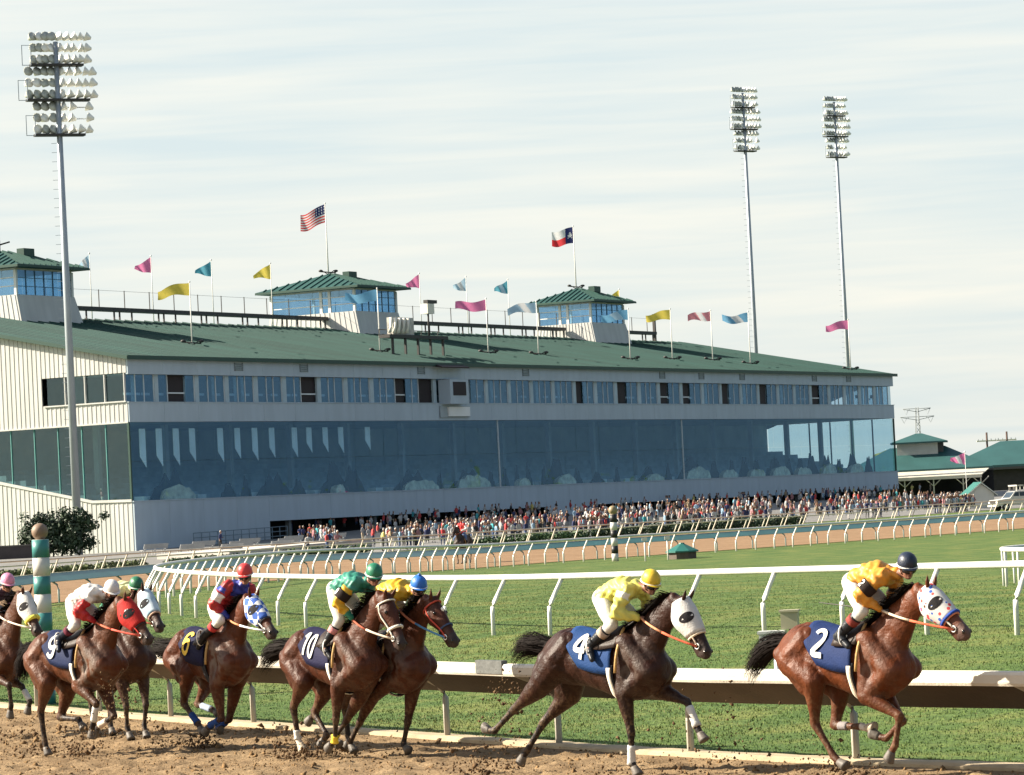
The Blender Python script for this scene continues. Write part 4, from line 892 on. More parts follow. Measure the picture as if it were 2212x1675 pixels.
# ------------------------------------------------------------------ apron furniture
RAILG = M('railing_grey', (.16, .22, .26), .6, .1, 1)
t = empty('apron_railing', G(9, -1.2, .0), GA, 'grey pipe railing along the shaded lower wall', 'railing')
for x_ in np.arange(0, 18.1, 1.5): MB().tube([(x_, 0, float(apron_z(9+x_, -1.2))), (x_, 0, 1.9+x_*.012)], .05, 6).build('post', RAILG, t)
for z_ in (.9, 1.4, 1.9): MB().tube([(0, 0, z_), (18, 0, z_+.21)], .045, 6).build('bar', RAILG, t)
BW = M('bench_white', (.45, .45, .44), .5, .08, 2)
def bench(px, py_, rz, lb):
    z_ = float(apron_z(*GL((px, py_)))); t = empty('bench', (px, py_, z_), rz, lb, 'bench', 'white benches on the apron')
    MB().box(-1.8, 1.8, -.2, .2, .42, .48).build('seat', BW, t); MB().prism([(-1.8, .22, .55), (1.8, .22, .55), (1.8, .36, .98), (-1.8, .36, .98)], (0, .04, 0)).build('backrest', BW, t)
    for x_ in (-1.5, 0, 1.5):
        m = MB().box(x_-.04, x_+.04, -.18, -.10, 0, .42); m.box(x_-.04, x_+.04, .14, .22, 0, .5); m.prism([(x_-.04, .16, .42), (x_+.04, .16, .42), (x_+.04, .34, .95), (x_-.04, .34, .95)], (0, .05, 0)); m.build('leg', BW, t)
pos = {0: 'nearest the two onlookers', 1: 'second from the shaded wall end'}
nb = 0
for row, (y0, nn) in enumerate(((-46, 5), (-36, 5), (-26, 5))):
    for k in range(nn):
        lx = -52+row*9+k*7.6; p = G(lx, y0, 0)
        if not in_view(p, -3): continue
        bench(p[0], p[1], GA+R(180)+R(rng.uniform(-4, 4)), 'white bench on the apron, %s from left in the %s row from the outer rail' % (('first', 'second', 'third', 'fourth', 'fifth', 'sixth', 'seventh', 'eighth')[k], ('first', 'second', 'third', 'fourth')[row])); nb += 1
st = empty('concrete_step', G(-58, -50, .03), GA, 'pale concrete ramp block between the outer rail and the shaded wall', 'ramp')
MB().prism([(0, 0, -.1), (22, 0, -.1), (22, 0, .75), (0, 0, .45)], (0, 7, 0)).build('body', M('pale_concrete', (.5, .47, .42), .85, .15, .6, .3, 6), st); MB().prism([(0, -.05, .45), (22, -.05, .75), (22, -.05, .85), (0, -.05, .55)], (0, 7.1, 0)).build('coping', M('pale_concrete'), st)

# ------------------------------------------------------------------ people
def lin(h): return tuple((int(h[i:i+2], 16)/255)**2.2 for i in (0, 2, 4))
SKIN = (.22, .115, .075)
def person_mesh(pose, seed, vox=.042):
    r_ = np.random.default_rng(seed); m = MB(); C = []
    def seg(a, b, ra, rb, c): m.cap(a, b, ra, rb, 8); C.append((np.array(a), np.array(b), ra, rb, c))
    lean = r_.uniform(-.06, .06); hd = 0
    if pose == 'sit': hip = np.array((0, 0, .50)); kn = .42
    else: hip = np.array((0, 0, .92)); kn = 0
    sh = hip+np.array((.04+lean, r_.uniform(-.03, .03), .52)); nk = sh+(.02, 0, .08); hc = sh+(.05, r_.uniform(-.02, .02), .25)
    for s in (-1, 1):
        h_ = hip+(0, s*.10, 0)
        if pose == 'sit': k_ = h_+(kn, s*.03, .0); f_ = k_+(.02, 0, -.44)
        else: k_ = h_+(.03+r_.uniform(-.05, .08), s*.03, -.45); f_ = k_+(-.03+r_.uniform(-.06, .05), s*.01, -.42)
        seg(h_, k_, .095, .065, 'leg'); seg(k_, f_, .062, .045, 'leg'); seg(f_, f_+(.13, s*.02, -.03), .045, .04, 'shoe')
        a = sh+(0, s*.19, -.02); act = r_.random()
        if pose == 'arm' and s > 0 or act < .25: e = a+(.12, s*.10, -.22); w_ = e+(.16, -s*.10, .20)
        elif act < .55: e = a+(.0, s*.08, -.27); w_ = e+(.20, -s*.08, .02)
        else: e = a+(-.02, s*.06, -.28); w_ = e+(.07, -s*.02, -.24)
        seg(a, e, .058, .048, 'shirt'); seg(e, w_, .042, .034, 'arm'); seg(w_, w_+(w_-e)*.3, .038, .03, 'skin')
    seg(hip+(0, -.05, .02), hip+(0, .05, .02), .13, .13, 'leg'); seg(hip+(0, 0, .08), hip+(0, 0, .28), .14, .15, 'shirt'); seg(hip+(.01, 0, .25), sh+(0, 0, -.06), .155, .15, 'shirt')
    seg(sh+(0, -.14, -.03), sh+(0, .14, -.03), .075, .075, 'shirt'); seg(sh+(0, 0, 0), nk, .06, .055, 'skin'); seg(hc+(0, 0, -.04), hc+(.01, 0, .04), .092, .098, 'skin')
    seg(hc+(-.02, 0, .03), hc+(-.02, 0, .08), .098, .092, 'hair'); seg(hc+(.09, 0, -.02), hc+(.11, 0, -.03), .02, .018, 'skin')
    for s in (-1, 1): seg(hc+(0, s*.09, -.02), hc+(0, s*.1, .02), .02, .02, 'skin')
    me = remesh(m, 'spectator', vox, 2 if vox < .05 else 0)
    return me, C
def paint(me, C, cm):
    V = verts(me); best = np.full(len(V), 1e9); colr = np.zeros((len(V), 3))
    for a, b, ra, rb, k in C:
        d = b-a; t = np.clip(((V-a)@d)/(d@d+1e-9), 0, 1); dist = np.linalg.norm(V-(a+t[:, None]*d), axis=1)-(ra+(rb-ra)*t)
        q = dist < best; best[q] = dist[q]; colr[q] = cm[k]
    set_col(me, colr)
PEOPLE = pmat('people', (1, 1, 1), .85, .10, 8, attr=True); MATS['people'] = PEOPLE
shirts = {'white': (.46, .46, .45), 'red': (.50, .05, .05), 'pink': (.34, .16, .17), 'pale blue': (.25, .38, .50), 'navy': (.02, .03, .10), 'black': (.02, .02, .02), 'teal': (.05, .33, .36), 'tan': (.28, .21, .13), 'grey': (.25, .25, .26), 'yellow': (.6, .5, .15)}
hairs = ((.02, .014, .01), (.05, .03, .02), (.16, .09, .04), (.45, .42, .38), (.70, .68, .62))
legsC = ((.02, .03, .07), (.06, .10, .20), (.35, .30, .22), (.03, .03, .03), (.5, .48, .45))
base_m = [person_mesh(p, i) for i, p in enumerate(('stand', 'stand', 'arm', 'stand', 'sit', 'stand'))]
PM = {}
for ci, (cn, cc) in enumerate(shirts.items()):
    PM[cn] = []
    for bi, (bm_, C) in enumerate(base_m):
        me = bm_.copy(); k = ci*7+bi*3
        if 'Col' in me.color_attributes: me.color_attributes.remove(me.color_attributes['Col'])
        paint(me, C, {'leg': legsC[k % 5], 'shoe': (.03, .03, .03), 'shirt': cc, 'arm': cc if k % 3 == 0 else SKIN, 'skin': SKIN, 'hair': hairs[k % 5]})
        me.materials.append(PEOPLE); PM[cn].append(me)
def spectator(x, y, z, rz, cn, label, variant=None, group='spectators on the apron', sc_=1.0):
    v = random.choice((0, 1, 2, 3, 5)) if variant is None else variant
    o = link('person', PM[cn][v], None, None, (x, y, z), rz); o.scale = (sc_,)*3
    return tag(o, label, 'person', group)
def stand_at(u, v, hh=1.66):
    # where someone whose head is seen there stands on the apron
    F_ = 7500*2450/2212; r_ = fw+rt*((u-1225)/F_)-up*((v-927.5)/F_)
    lo = None
    for d in np.arange(255, 520, 1.5):
        p = Vector((0, 0, EYE))+r_*(d/r_.y); lx, ly = GL(p)
        if ly > -1.5: break
        if ly < -64: continue
        zs_ = float(apron_z(lx, ly))
        if p.z-hh <= zs_: return p.x, p.y, zs_
    return None
cnames = list(shirts)
wts = np.array([.30, .08, .11, .08, .14, .13, .03, .06, .06, .01]); wts /= wts.sum()
where = {0: 'near the pavilion', 1: 'behind the dark hedge', 2: 'around the striped pole', 3: 'left of the mounted outrider'}
hairN = ('dark', 'dark', 'brown', 'grey', 'fair'); legN = ('dark jeans', 'blue jeans', 'tan trousers', 'black trousers', 'pale trousers')
# head positions (photo pixels) along the crowd band: upper and lower edge of the band
band_u = [700, 900, 1050, 1130, 1250, 1400, 1550, 1700, 1900, 2050, 2150, 2300, 2345]
band_t = [1262, 1246, 1240, 1228, 1215, 1205, 1200, 1192, 1180, 1172, 1172, 1180, 1185]
band_b = [1285, 1276, 1268, 1264, 1258, 1258, 1250, 1240, 1224, 1220, 1222, 1222, 1222]
npl = 0; tries = 0
clu = [float(np.interp(q, [0, .07, .18, .30, .40, .55, .78, 1], [700, 900, 1060, 1200, 1330, 1500, 1800, 2340])) for q in np.sort(rng.random(70))]
while npl < 290 and tries < 3000:
    tries += 1
    u = float(np.clip(rng.choice(clu)+rng.normal(0, 14), 690, 2345)); t_ = np.interp(u, band_u, band_t); b_ = np.interp(u, band_u, band_b); v = t_+(b_-t_)*rng.random()
    q = stand_at(u, v)
    if q is None: continue
    cn = cnames[rng.choice(len(cnames), p=wts)]
    zone = 0 if u > 2120 else 1 if u > 1480 else 2 if u > 1090 else 3
    var = int(rng.choice((0, 1, 2, 3, 5)))
    spectator(q[0], q[1], q[2], GA-R(90)+rng.uniform(-1.0, 1.0), cn, '%s-haired spectator in %s top and %s %s' % (hairN[(cnames.index(cn)*7+var*3) % 5], cn, legN[(cnames.index(cn)*7+var*3) % 5], where[zone]), var, sc_=rng.uniform(.93, 1.07)); npl += 1
# the shaded mass of people at the back, under the facade
big = MB(); Vs = []; Fs = []; Cs = []; nV = 0
lowp = [remesh_src for remesh_src in base_m]
arrs = []
for bm_, C in [person_mesh(p, i, .10) for i, p in enumerate(('stand', 'stand', 'arm', 'stand'))]:
    V = verts(bm_); F_ = [tuple(p.vertices) for p in bm_.polygons]; arrs.append((V, F_))
me_cols = {}
for k in range(640):
    lx = rng.uniform(30, 200); ly = rng.uniform(-9, 4.5)
    if k > 180:
        u = float(np.interp(rng.random(), [0, .05, .2, .5, 1], [880, 1080, 1350, 1780, 2330])); t_ = np.interp(u, band_u, band_t); b_ = np.interp(u, band_u, band_b); q = stand_at(u, t_+(b_-t_)*rng.random()**1.3)
        if q is None: continue
        lx, ly = GL(q)
    z_ = float(apron_z(lx, min(ly, 0)))
    if 89 < lx < 104 and ly > -1: continue
    if -.9 < ly < .6: ly = -1.2
    V, F_ = arrs[int(rng.integers(0, 4))]; a = GA-R(90)+rng.uniform(-1, 1); c, s = math.cos(a), math.sin(a)
    W = np.c_[V[:, 0]*c-V[:, 1]*s, V[:, 0]*s+V[:, 1]*c, V[:, 2]]+np.array(G(lx, ly, z_))
    cn = cnames[rng.choice(len(cnames), p=wts)]; a_ = np.empty(len(V)*4); PM[cn][0].color_attributes['Col']
    src = PM[cn][[0, 1, 2, 3][k % 4]]
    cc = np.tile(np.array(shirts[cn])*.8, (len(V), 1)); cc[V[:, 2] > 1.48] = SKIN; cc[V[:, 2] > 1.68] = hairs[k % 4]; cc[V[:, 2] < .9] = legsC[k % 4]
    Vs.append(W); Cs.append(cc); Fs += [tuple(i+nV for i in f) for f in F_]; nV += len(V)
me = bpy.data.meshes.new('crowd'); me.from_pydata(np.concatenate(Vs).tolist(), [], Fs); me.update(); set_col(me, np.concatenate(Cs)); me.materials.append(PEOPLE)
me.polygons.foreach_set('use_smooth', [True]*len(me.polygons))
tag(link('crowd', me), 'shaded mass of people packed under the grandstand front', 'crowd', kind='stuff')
# individuals that stand out
for u, v, cn, var, lb in ((492, 1266, 'pale blue', 2, 'person in white and pale blue with raised arm by the shaded wall at left'), (526, 1274, 'navy', 0, 'person in navy jacket beside the shaded wall at left'),
                          (1150, 1238, 'red', 0, 'spectator in red shirt standing right of the mounted outrider'), (1523, 1225, 'red', 2, 'spectator in bright red shirt right of the black and white marker pole'),
                          (1404, 1226, 'white', 0, 'spectator in white standing directly left of the black and white marker pole'), (1020, 1250, 'grey', 1, 'spectator in grey with pale hat left of the mounted outrider'),
                          (728, 1284, 'white', 4, 'spectator in white sitting on a bench left of centre'), (2272, 1200, 'teal', 0, 'spectator in turquoise top near the white booth')):
    q = stand_at(u, v)
    if q: spectator(q[0], q[1], q[2], GA-R(90)+rng.uniform(-.5, .5), cn, lb, var)
for k, (u, v, lb) in enumerate(((186, 1218, 'diner in white behind the glass of the left end wall'),)):
    p = G(1.2, 4.5, 5.1); spectator(p[0], p[1], p[2], R(200), 'pink', 'person in pink standing behind the left end glass', 0, 'people inside the grandstand')

# ------------------------------------------------------------------ horses
TORSO = [(-.93, 1.30, 1.16, .07), (-.88, 1.40, 1.09, .15), (-.78, 1.50, 1.02, .215), (-.65, 1.565, .97, .255), (-.48, 1.59, .95, .27), (-.28, 1.565, .945, .25), (-.08, 1.535, .895, .255), (.12, 1.53, .84, .265), (.30, 1.57, .805, .26),
         (.45, 1.60, .80, .24), (.60, 1.53, .85, .22), (.74, 1.39, .94, .17), (.84, 1.25, 1.03, .10)]
def torso_at(xs):
    t = crm(TORSO, np.atleast_1d(xs)); return t
def torso_pt(x, th, off=0.):
    # th = 0 on the back, -90 deg on the near (right) flank; egg-shaped section
    top, bot, hw = torso_at(x)[0]; zc, hh = (top+bot)/2, (top-bot)/2
    s, c = math.sin(th), math.cos(th)
    wy = hw*(1-.16*max(c, 0)**2+.04*max(-c, 0))
    n = np.array((0, s/hw, c/hh)); n /= np.linalg.norm(n)
    return np.array((x, wy*s, zc+hh*c))+n*off
def V3(p): return np.array(p, float)
def unit(v): return v/(np.linalg.norm(v)+1e-9)
HEADT = [(-.06, .080, .072, -.085), (.05, .110, .086, -.105), (.18, .143, .102, -.122), (.32, .143, .106, -.122), (.46, .122, .090, -.104), (.60, .098, .074, -.088), (.75, .084, .065, -.080), (.88, .084, .066, -.080), (.97, .076, .060, -.080), (1.03, .050, .044, -.080)]
def head_frame(P):
    po, no = V3(P['poll']), V3(P['nose']); d = unit(no-po); y = unit(np.cross(np.array((0, 0, 1.)), d)); u = np.cross(d, y); return po, d, y, u, .655
def head_sec(P, t, inf=0.):
    po, d, y, u, L = head_frame(P); hh, hw, off = crm(HEADT, [t])[0]
    return po+d*(t*L)+u*(off+.015), u*(hh+inf), y*(hw+inf)
def head_pt(P, t, a, off=0.):
    # a: angle round the head, 0 = forehead side, -90 deg = near cheek
    c, A, B = head_sec(P, t); q = A*math.cos(a)+B*math.sin(a); return c+q+unit(q)*off
def build_horse(name, D, coat, label, group, sweat=0., points=(.02, .015, .013), socks={}, tail=None, tailc=None, mane=True, voxel=.0145, muzzle=(.05, .035, .03)):
    P = D['pts']; pi, dzz = D['pitch'], D['dz']
    c_, s_ = math.cos(pi), math.sin(pi)
    def tr(p): x, y, z_ = p; z_ -= 1.2; return np.array((c_*x-s_*z_, y, s_*x+c_*z_+1.2+dzz))
    root = empty(name, (D['pos'][0], D['pos'][1], 0), D['yaw'], label, 'horse', group)
    m = MB(); S = []; hooves = []          # S: colour skeleton
    xs = np.linspace(-.93, .84, 26); T = torso_at(xs); secs = []
    for x, (top, bot, hw) in zip(xs, T):
        secs.append([tr(torso_pt(x, a)) for a in np.linspace(0, 2*math.pi, 24, endpoint=False)])
    vs = [v for r_ in secs for v in r_]; n = 24
    fs = [(i*n+j, i*n+(j+1) % n, (i+1)*n+(j+1) % n, (i+1)*n+j) for i in range(len(secs)-1) for j in range(n)]
    fs += [tuple(range(n))[::-1], tuple((len(secs)-1)*n+j for j in range(n))]
    m.add(vs, fs)
    coat = np.array(coat); pt = np.array(points)
    S.append((tr((-.7, 0, 1.3)), tr((.7, 0, 1.25)), .3, .3, coat, coat))
    for sd, sg in (('N', -1), ('F', 1)):
        g = lambda k: V3(P[k+sd])
        # shoulder and forearm
        sc1, sc2, el = tr((.40, sg*.14, 1.42)), tr((.70, sg*.15, 1.13)), g('elb')
        m.chain([sc1, sc2], [.135, .125]); m.chain([sc2, el], [.12, .095]); m.chain([sc1, el+(0, 0, .05)], [.13, .10])
        kn, fe, ho = g('kne'), g('feo'), g('hoa')
        fa = el*.62+kn*.38; m.chain([el, fa, el*.2+kn*.8, kn], [.105, .082, .052, .05]); m.chain([kn, kn*.75+fe*.25, kn*.25+fe*.75, fe], [.052, .036, .033, .042])
        pd = unit(ho-fe); m.chain([fe, fe+pd*.09], [.042, .037])
        hoof_b, hoof_e = fe+pd*.10, fe+pd*.19
        hooves.append((fe, pd, bool(socks.get('f'+sd))))
        bd = unit(el-kn); m.chain([el+np.array((-.03, 0, .02)), fa+np.array((-.02, 0, 0))], [.07, .06])
        S.append((el, fa, .1, .085, coat, coat)); S.append((fa, kn, .085, .05, coat, coat*.35+pt*.65)); S.append((kn, fe, .05, .04, pt, pt))
        sk = socks.get('f'+sd); S.append((fe, fe+pd*.085, .042, .037, np.array(sk) if sk else pt, np.array(sk) if sk else pt)); hc = np.array((.30, .26, .20)) if sk else np.array((.07, .06, .05)); S.append((hoof_b, hoof_e, .045, .055, hc, hc))
        # hind leg
        hp, st, hk, ft, hf = g('hip'), g('sti'), g('hoc'), g('fet'), g('hof')
        m.chain([tr((-.45, sg*.12, 1.40)), hp, st], [.17, .19, .135]); m.chain([tr((-.80, sg*.11, 1.25)), hp*.35+hk*.30+st*.35], [.12, .11])
        ga = st*.62+hk*.38; m.chain([st, ga, st*.22+hk*.78, hk], [.135, .098, .058, .052]); back = unit(hk-st); out_ = unit(hk-ft)
        m.chain([hp*.5+tr((-.84, sg*.10, 1.2))*.5, ga, hk+out_*.05], [.13, .075, .03]); m.chain([hk+out_*.055, hk*.8+ft*.2], [.036, .04])
        m.chain([hk, hk*.72+ft*.28, hk*.25+ft*.75, ft], [.055, .040, .036, .045]); pd = unit(hf-ft); m.chain([ft, ft+pd*.09], [.045, .038])
        hb, he = ft+pd*.10, ft+pd*.19; hooves.append((ft, pd, bool(socks.get('h'+sd))))
        S.append((hp, st, .18, .13, coat, coat)); S.append((st, ga, .13, .1, coat, coat)); S.append((ga, hk, .1, .055, coat, coat*.35+pt*.65)); S.append((hk, ft, .055, .045, pt, pt))
        sk = socks.get('h'+sd); S.append((ft, ft+pd*.085, .045, .038, np.array(sk) if sk else pt, np.array(sk) if sk else pt)); hc = np.array((.30, .26, .20)) if sk else np.array((.07, .06, .05)); S.append((hb, he, .045, .055, hc, hc))
    # neck
    po, d, y, u, L = head_frame(P)
    B0 = tr((.50, 0, 1.33)); E0 = po-u*.10-d*.02; ctl = (B0+E0)/2+np.array((-.05, 0, .05)); secs = []; nk = []
    for t in np.linspace(0, 1, 12):
        c = B0*(1-t)**2+ctl*2*t*(1-t)+E0*t*t; tn = unit((ctl-B0)*(1-t)*2+(E0-ctl)*2*t); up_ = unit(np.cross(tn, np.array((0, 1., 0)))*-1)
        if up_[2] < 0: up_ = -up_
        hh = np.interp(t, [0, .3, .65, 1], [.30, .225, .165, .125]); hw = np.interp(t, [0, .3, .65, 1], [.175, .125, .088, .075])
        secs.append((c, up_*hh, np.array((0, 1., 0))*hw)); nk.append(c+up_*hh)
    m.rings(secs, 18, True, True, .5); S.append((B0, E0, .22, .12, coat, coat))
    m.rings([head_sec(P, t) for t in np.linspace(-.06, 1.03, 16)], 16, True, True, .4)
    for sg in (-1, 1):
        ck = head_pt(P, .22, sg*R(100)); ck2 = head_pt(P, .36, sg*R(112)); m.chain([ck-y*sg*.035, ck2-y*sg*.035], [.062, .055])
        eb = head_pt(P, .31, sg*R(58)); m.sphere(eb-y*sg*.012, .030, 10, 8)
        nsq = head_pt(P, .93, sg*R(60)); m.sphere(nsq-y*sg*.012, .030, 8, 6)
        # ear
        e0 = head_pt(P, .02, sg*R(42)); e1 = e0+unit(-d*.55+u*.75+y*sg*.16)*.15; m.rings([(e0-(e1-e0)*.15, y*.026, unit(np.cross(e1-e0, y))*.022), (e0*.6+e1*.4, y*.032, unit(np.cross(e1-e0, y))*.024), (e1, y*.008, unit(np.cross(e1-e0, y))*.008)], 10, True, True, .6)
    S.append((po-u*.08, po+d*.40-u*.09, .11, .10, coat, coat)); S.append((po+d*.40-u*.09, po+d*.55-u*.08, .10, .065, coat, coat*.5+np.array(muzzle)*.5)); S.append((po+d*.55-u*.07, po+d*.68-u*.07, .065, .05, np.array(muzzle), np.array(muzzle)))
    # lower jaw / lip
    m.chain([po+d*.42-u*.14, po+d*.60-u*.145], [.048, .036])
    me = remesh(m, 'body', voxel, 9, .5)
    V = verts(me); nr = np.empty(len(V)*3); me.vertices.foreach_get('normal', nr); nr = nr.reshape(-1, 3); sy_ = np.where(V[:, 1] > 0, 17., 0.)
    q_ = np.c_[V[:, 0]*1.0+V[:, 2]*.5+sy_+30, V[:, 2]*1.0-V[:, 0]*.45+30]
    mus = (np.abs(vnoise(q_*np.array((1., .45)), 9, 41)-.5)*2-.5)*.016+(vnoise(q_*np.array((1., .6)), 19, 42)-.5)*.007
    V = V+nr*(mus*np.clip((V[:, 2]-.75)/.25, 0, 1)*np.clip((1.18-V[:, 0])/.15, .25, 1))[:, None]; me.vertices.foreach_set('co', V.ravel()); me.update()
    best = np.full(len(V), 1e9); colr = np.zeros((len(V), 3))
    for a, b, ra, rb, c1, c2 in S:
        dd = b-a; t = np.clip(((V-a)@dd)/(dd@dd+1e-9), 0, 1); dist = (np.linalg.norm(V-(a+t[:, None]*dd), axis=1))/(ra+(rb-ra)*t)
        q = dist < best; best[q] = dist[q]; colr[q] = c1+(c2-c1)*t[q][:, None]
    if sweat:
        q = (vnoise(V[:, [0, 2]]*np.array((1.6, .8))+20, 9, 31)*.6+vnoise(V[:, [0, 2]]+7, 24, 32)*.4)
        reg = np.exp(-((V[:, 0]-.50)/.26)**2-((V[:, 2]-1.22)/.28)**2)*np.clip((q-.40)/.2, 0, 1)*sweat
        colr = colr*(1-reg[:, None])+np.array((.19, .16, .135))*reg[:, None]
    sp_ = np.clip((vnoise(V[:, [0, 2]]+V[:, [1, 1]]+11, 30, 51)*.5+vnoise(V[:, [0, 2]]+60, 75, 52)*.5-.5)/.14, 0, 1)*np.clip((1.05-V[:, 2])/.6, 0, .8); colr = colr*(1-sp_[:, None]*.6)+np.array((.17, .11, .06))*sp_[:, None]*.6
    q2 = vnoise(V[:, [0, 2]]+40, 5, 33)*.6+vnoise(V[:, [0, 2]]+3, 17, 34)*.4; colr = colr*(.72+.56*q2)[:, None]
    set_col(me, colr)
    me.materials.append(COAT); body = link('body', me, None, root)
    for fe_, pd_, pale in hooves:
        yv = np.array((0, 1., 0)); xv = unit(np.cross(yv, pd_)); xv = xv if xv[0] > 0 else -xv; c0 = fe_+pd_*.085
        L_ = [(c0-pd_*.012, xv*.040, yv*.039), (c0+pd_*.012+xv*.002, xv*.046, yv*.044), (c0+pd_*.075+xv*.014, xv*.062, yv*.056), (c0+pd_*.10+xv*.018, xv*.064, yv*.058)]
        MB().rings(L_, 14, True, True, 0).build('hoof', M('hoof_pale' if pale else 'hoof_dark', (.36, .30, .22) if pale else (.10, .085, .07), .6, .25, 14, .2, 40), root)
    # eyes, nostrils
    for sg in (-1, 1):
        MB().sphere(head_pt(P, .31, sg*R(58), .008), .021, 10, 8).build('eye', EYEM, root)
        nq = head_pt(P, .95, sg*R(62), .006); MB().sphere(nq, (.018, .012, .022), 8, 6).build('nostril', EYEM, root)
    # mane
    hcol = M('hair_'+('c' if tailc else 'k'), tailc or (.010, .007, .006), .8, .3, 30, spec=.12)
    if mane:
        mm = MB(); r_ = np.random.default_rng(int(abs(D['pos'][0])*100)); nk = np.array(nk)
        for k in range(520):
            t = r_.random()*10.6; i = int(t); c = nk[i]*(1-t+i)+nk[i+1]*(t-i)-np.array((0, 0, .012)); sdv = r_.choice((-1, 1), p=(.55, .45)); l = r_.uniform(.10, .24)
            p0 = c+np.array((r_.normal(0, .012), r_.normal(0, .012), 0)); p1 = p0+np.array((-.45*l, sdv*.34*l, .20*l*r_.uniform(-.3, 1))); p2 = p1+np.array((-.60*l, sdv*.30*l, -.75*l*r_.uniform(.2, 1)))
            wv = np.array((.009, .0, .004)); mm.add([p0-wv, p0+wv, p1+wv*.8, p1-wv*.8, p2], [(0, 1, 2, 3), (3, 2, 4)])
        mm.build('mane', hcol, root)
    # tail
    dk = V3(P['dock'])+np.array((-.02, 0, -.03)); tl = tail or [(-.18, 0, .02), (-.42, 0, -.05), (-.66, 0, -.22), (-.78, 0, -.42)]
    pts = [dk+np.array((.08, 0, .0))]+[dk+np.array(q) for q in tl]; pp = path_resample(pts, .05); tt = MB(); r_ = np.random.default_rng(5+int(abs(D['pos'][1])*10))
    k4 = max(3, int(len(pp)*.35)); tt.tube(pp[:k4], np.linspace(.045, .028, k4), 8)
    for k in range(560):
        o0 = r_.normal(0, 1, 3); o0 /= np.linalg.norm(o0); e_ = r_.uniform(.65, 1.0); ns = 7; st0 = r_.integers(0, max(1, int(len(pp)*.35))); q = []
        sp = r_.uniform(.2, 1.)**.6
        for i in range(ns):
            f = i/(ns-1); ix = st0+(len(pp)-1-st0)*e_*f; i0 = int(min(ix, len(pp)-2)); c = pp[i0]*(1-ix+i0)+pp[i0+1]*(ix-i0)
            wob = .02*math.sin(6*f+k); q.append(c+o0*(.02+.145*sp*math.sin(math.pi*min(.62, .15+f*.55)))*np.array((.8, .8, 1.))+np.array((0, wob, wob*.5)))
        sd = unit(np.cross(q[3]-q[0], o0))*.0075
        vs = []; 
        for i in range(ns): w_ = sd*(1-.9*i/(ns-1)); vs += [q[i]-w_, q[i]+w_]
        tt.add(vs, [(2*i, 2*i+1, 2*i+3, 2*i+2) for i in range(ns-1)])
    tt.build('tail', hcol, root)
    root['_tr'] = 0; del root['_tr']
    return root, tr, P
COAT = pmat('horse_coat', (1, 1, 1), .50, .20, 9.0, .45, 32, attr=True, spec=.24); EYEM = M('eye_dark', (.008, .006, .005), .15, .1, 5)
_b = COAT.node_tree.nodes['Principled BSDF']; _b.inputs['Sheen Weight'].default_value = .0
# digits drawn as strokes in a unit box (x right, y up)
def arc(cx, cy, rx, ry, a0, a1, n=10): return [(cx+rx*math.cos(R(a)), cy+ry*math.sin(R(a))) for a in np.linspace(a0, a1, n)]
DIG = {'2': [arc(.45, .72, .38, .26, 165, -40, 12)+[(.06, .04), (.88, .04)]], '4': [[(.66, .0), (.66, 1.0), (.05, .34), (.95, .34)]], '6': [arc(.52, .70, .40, .30, 35, 180, 8)+arc(.5, .30, .40, .30, 180, 540, 18)],
       '9': [arc(.5, .70, .40, .30, 0, 360, 18)+arc(.48, .30, .42, .30, 0, -145, 8)], '1': [[(.25, .78), (.55, 1.0), (.55, 0)]], '0': [arc(.5, .5, .38, .5, 90, 450, 22)]}
def digits_mesh(txt, place, w_, h_, sw, sp=1.15):
    # place(u, v) -> 3D point and the surface offset is handled by the caller
    m = MB(); n = len(txt)
    for k, ch in enumerate(txt):
        for st in DIG[ch]:
            p = np.array(st)*np.array((w_, h_))+np.array(((k-(n-1)/2)*w_*sp-w_/2, -h_/2)); p = path_resample(p, .012) if len(p) > 2 else p
            d = np.gradient(p, axis=0); d /= np.linalg.norm(d, axis=1)[:, None]+1e-9; nn = np.c_[-d[:, 1], d[:, 0]]*sw/2
            L = [place(*(q)) for q in p+nn]; Rr = [place(*(q)) for q in p-nn]; vs = L+Rr; c = len(p)
            m.add(vs, [(i, c+i, c+i+1, i+1) for i in range(c-1)])
    return m
def patch(tr, x0, x1, a0, a1, off, nx=14, na=18, thick=.008, corner=0.):
    # cloth sheet lying on the torso between stations x0..x1 and angles a0..a1
    m = MB(); vs = []
    for lay in (0, 1):
        for i in range(nx+1):
            for j in range(na+1):
                u, v = i/nx, j/na; a = a0+(a1-a0)*v; x = x0+(x1-x0)*u
                if corner: e = min(v, 1-v); x = x+(max(0, corner-e*2.2)**1.3)*.5*(1-u)
                vs.append(tr(torso_pt(x, a, off+lay*thick+.004*math.sin(a*9+x*20))))
    w_ = (nx+1)*(na+1); q = lambda i, j, l: l*w_+i*(na+1)+j
    fs = []
    for i in range(nx):
        for j in range(na): fs += [(q(i, j, 1), q(i, j+1, 1), q(i+1, j+1, 1), q(i+1, j, 1)), (q(i, j, 0), q(i+1, j, 0), q(i+1, j+1, 0), q(i, j+1, 0))]
    for i in range(nx): fs += [(q(i, 0, 0), q(i, 0, 1), q(i+1, 0, 1), q(i+1, 0, 0)), (q(i, na, 0), q(i+1, na, 0), q(i+1, na, 1), q(i, na, 1))]
    for j in range(na): fs += [(q(0, j, 0), q(0, j+1, 0), q(0, j+1, 1), q(0, j, 1)), (q(nx, j, 0), q(nx, j, 1), q(nx, j+1, 1), q(nx, j+1, 0))]
    return m.add(vs, fs, True)
def cmat(key, c, rough=.75): return M('tack_'+key, c, rough, .12, 9, .25, 50, spec=.2)
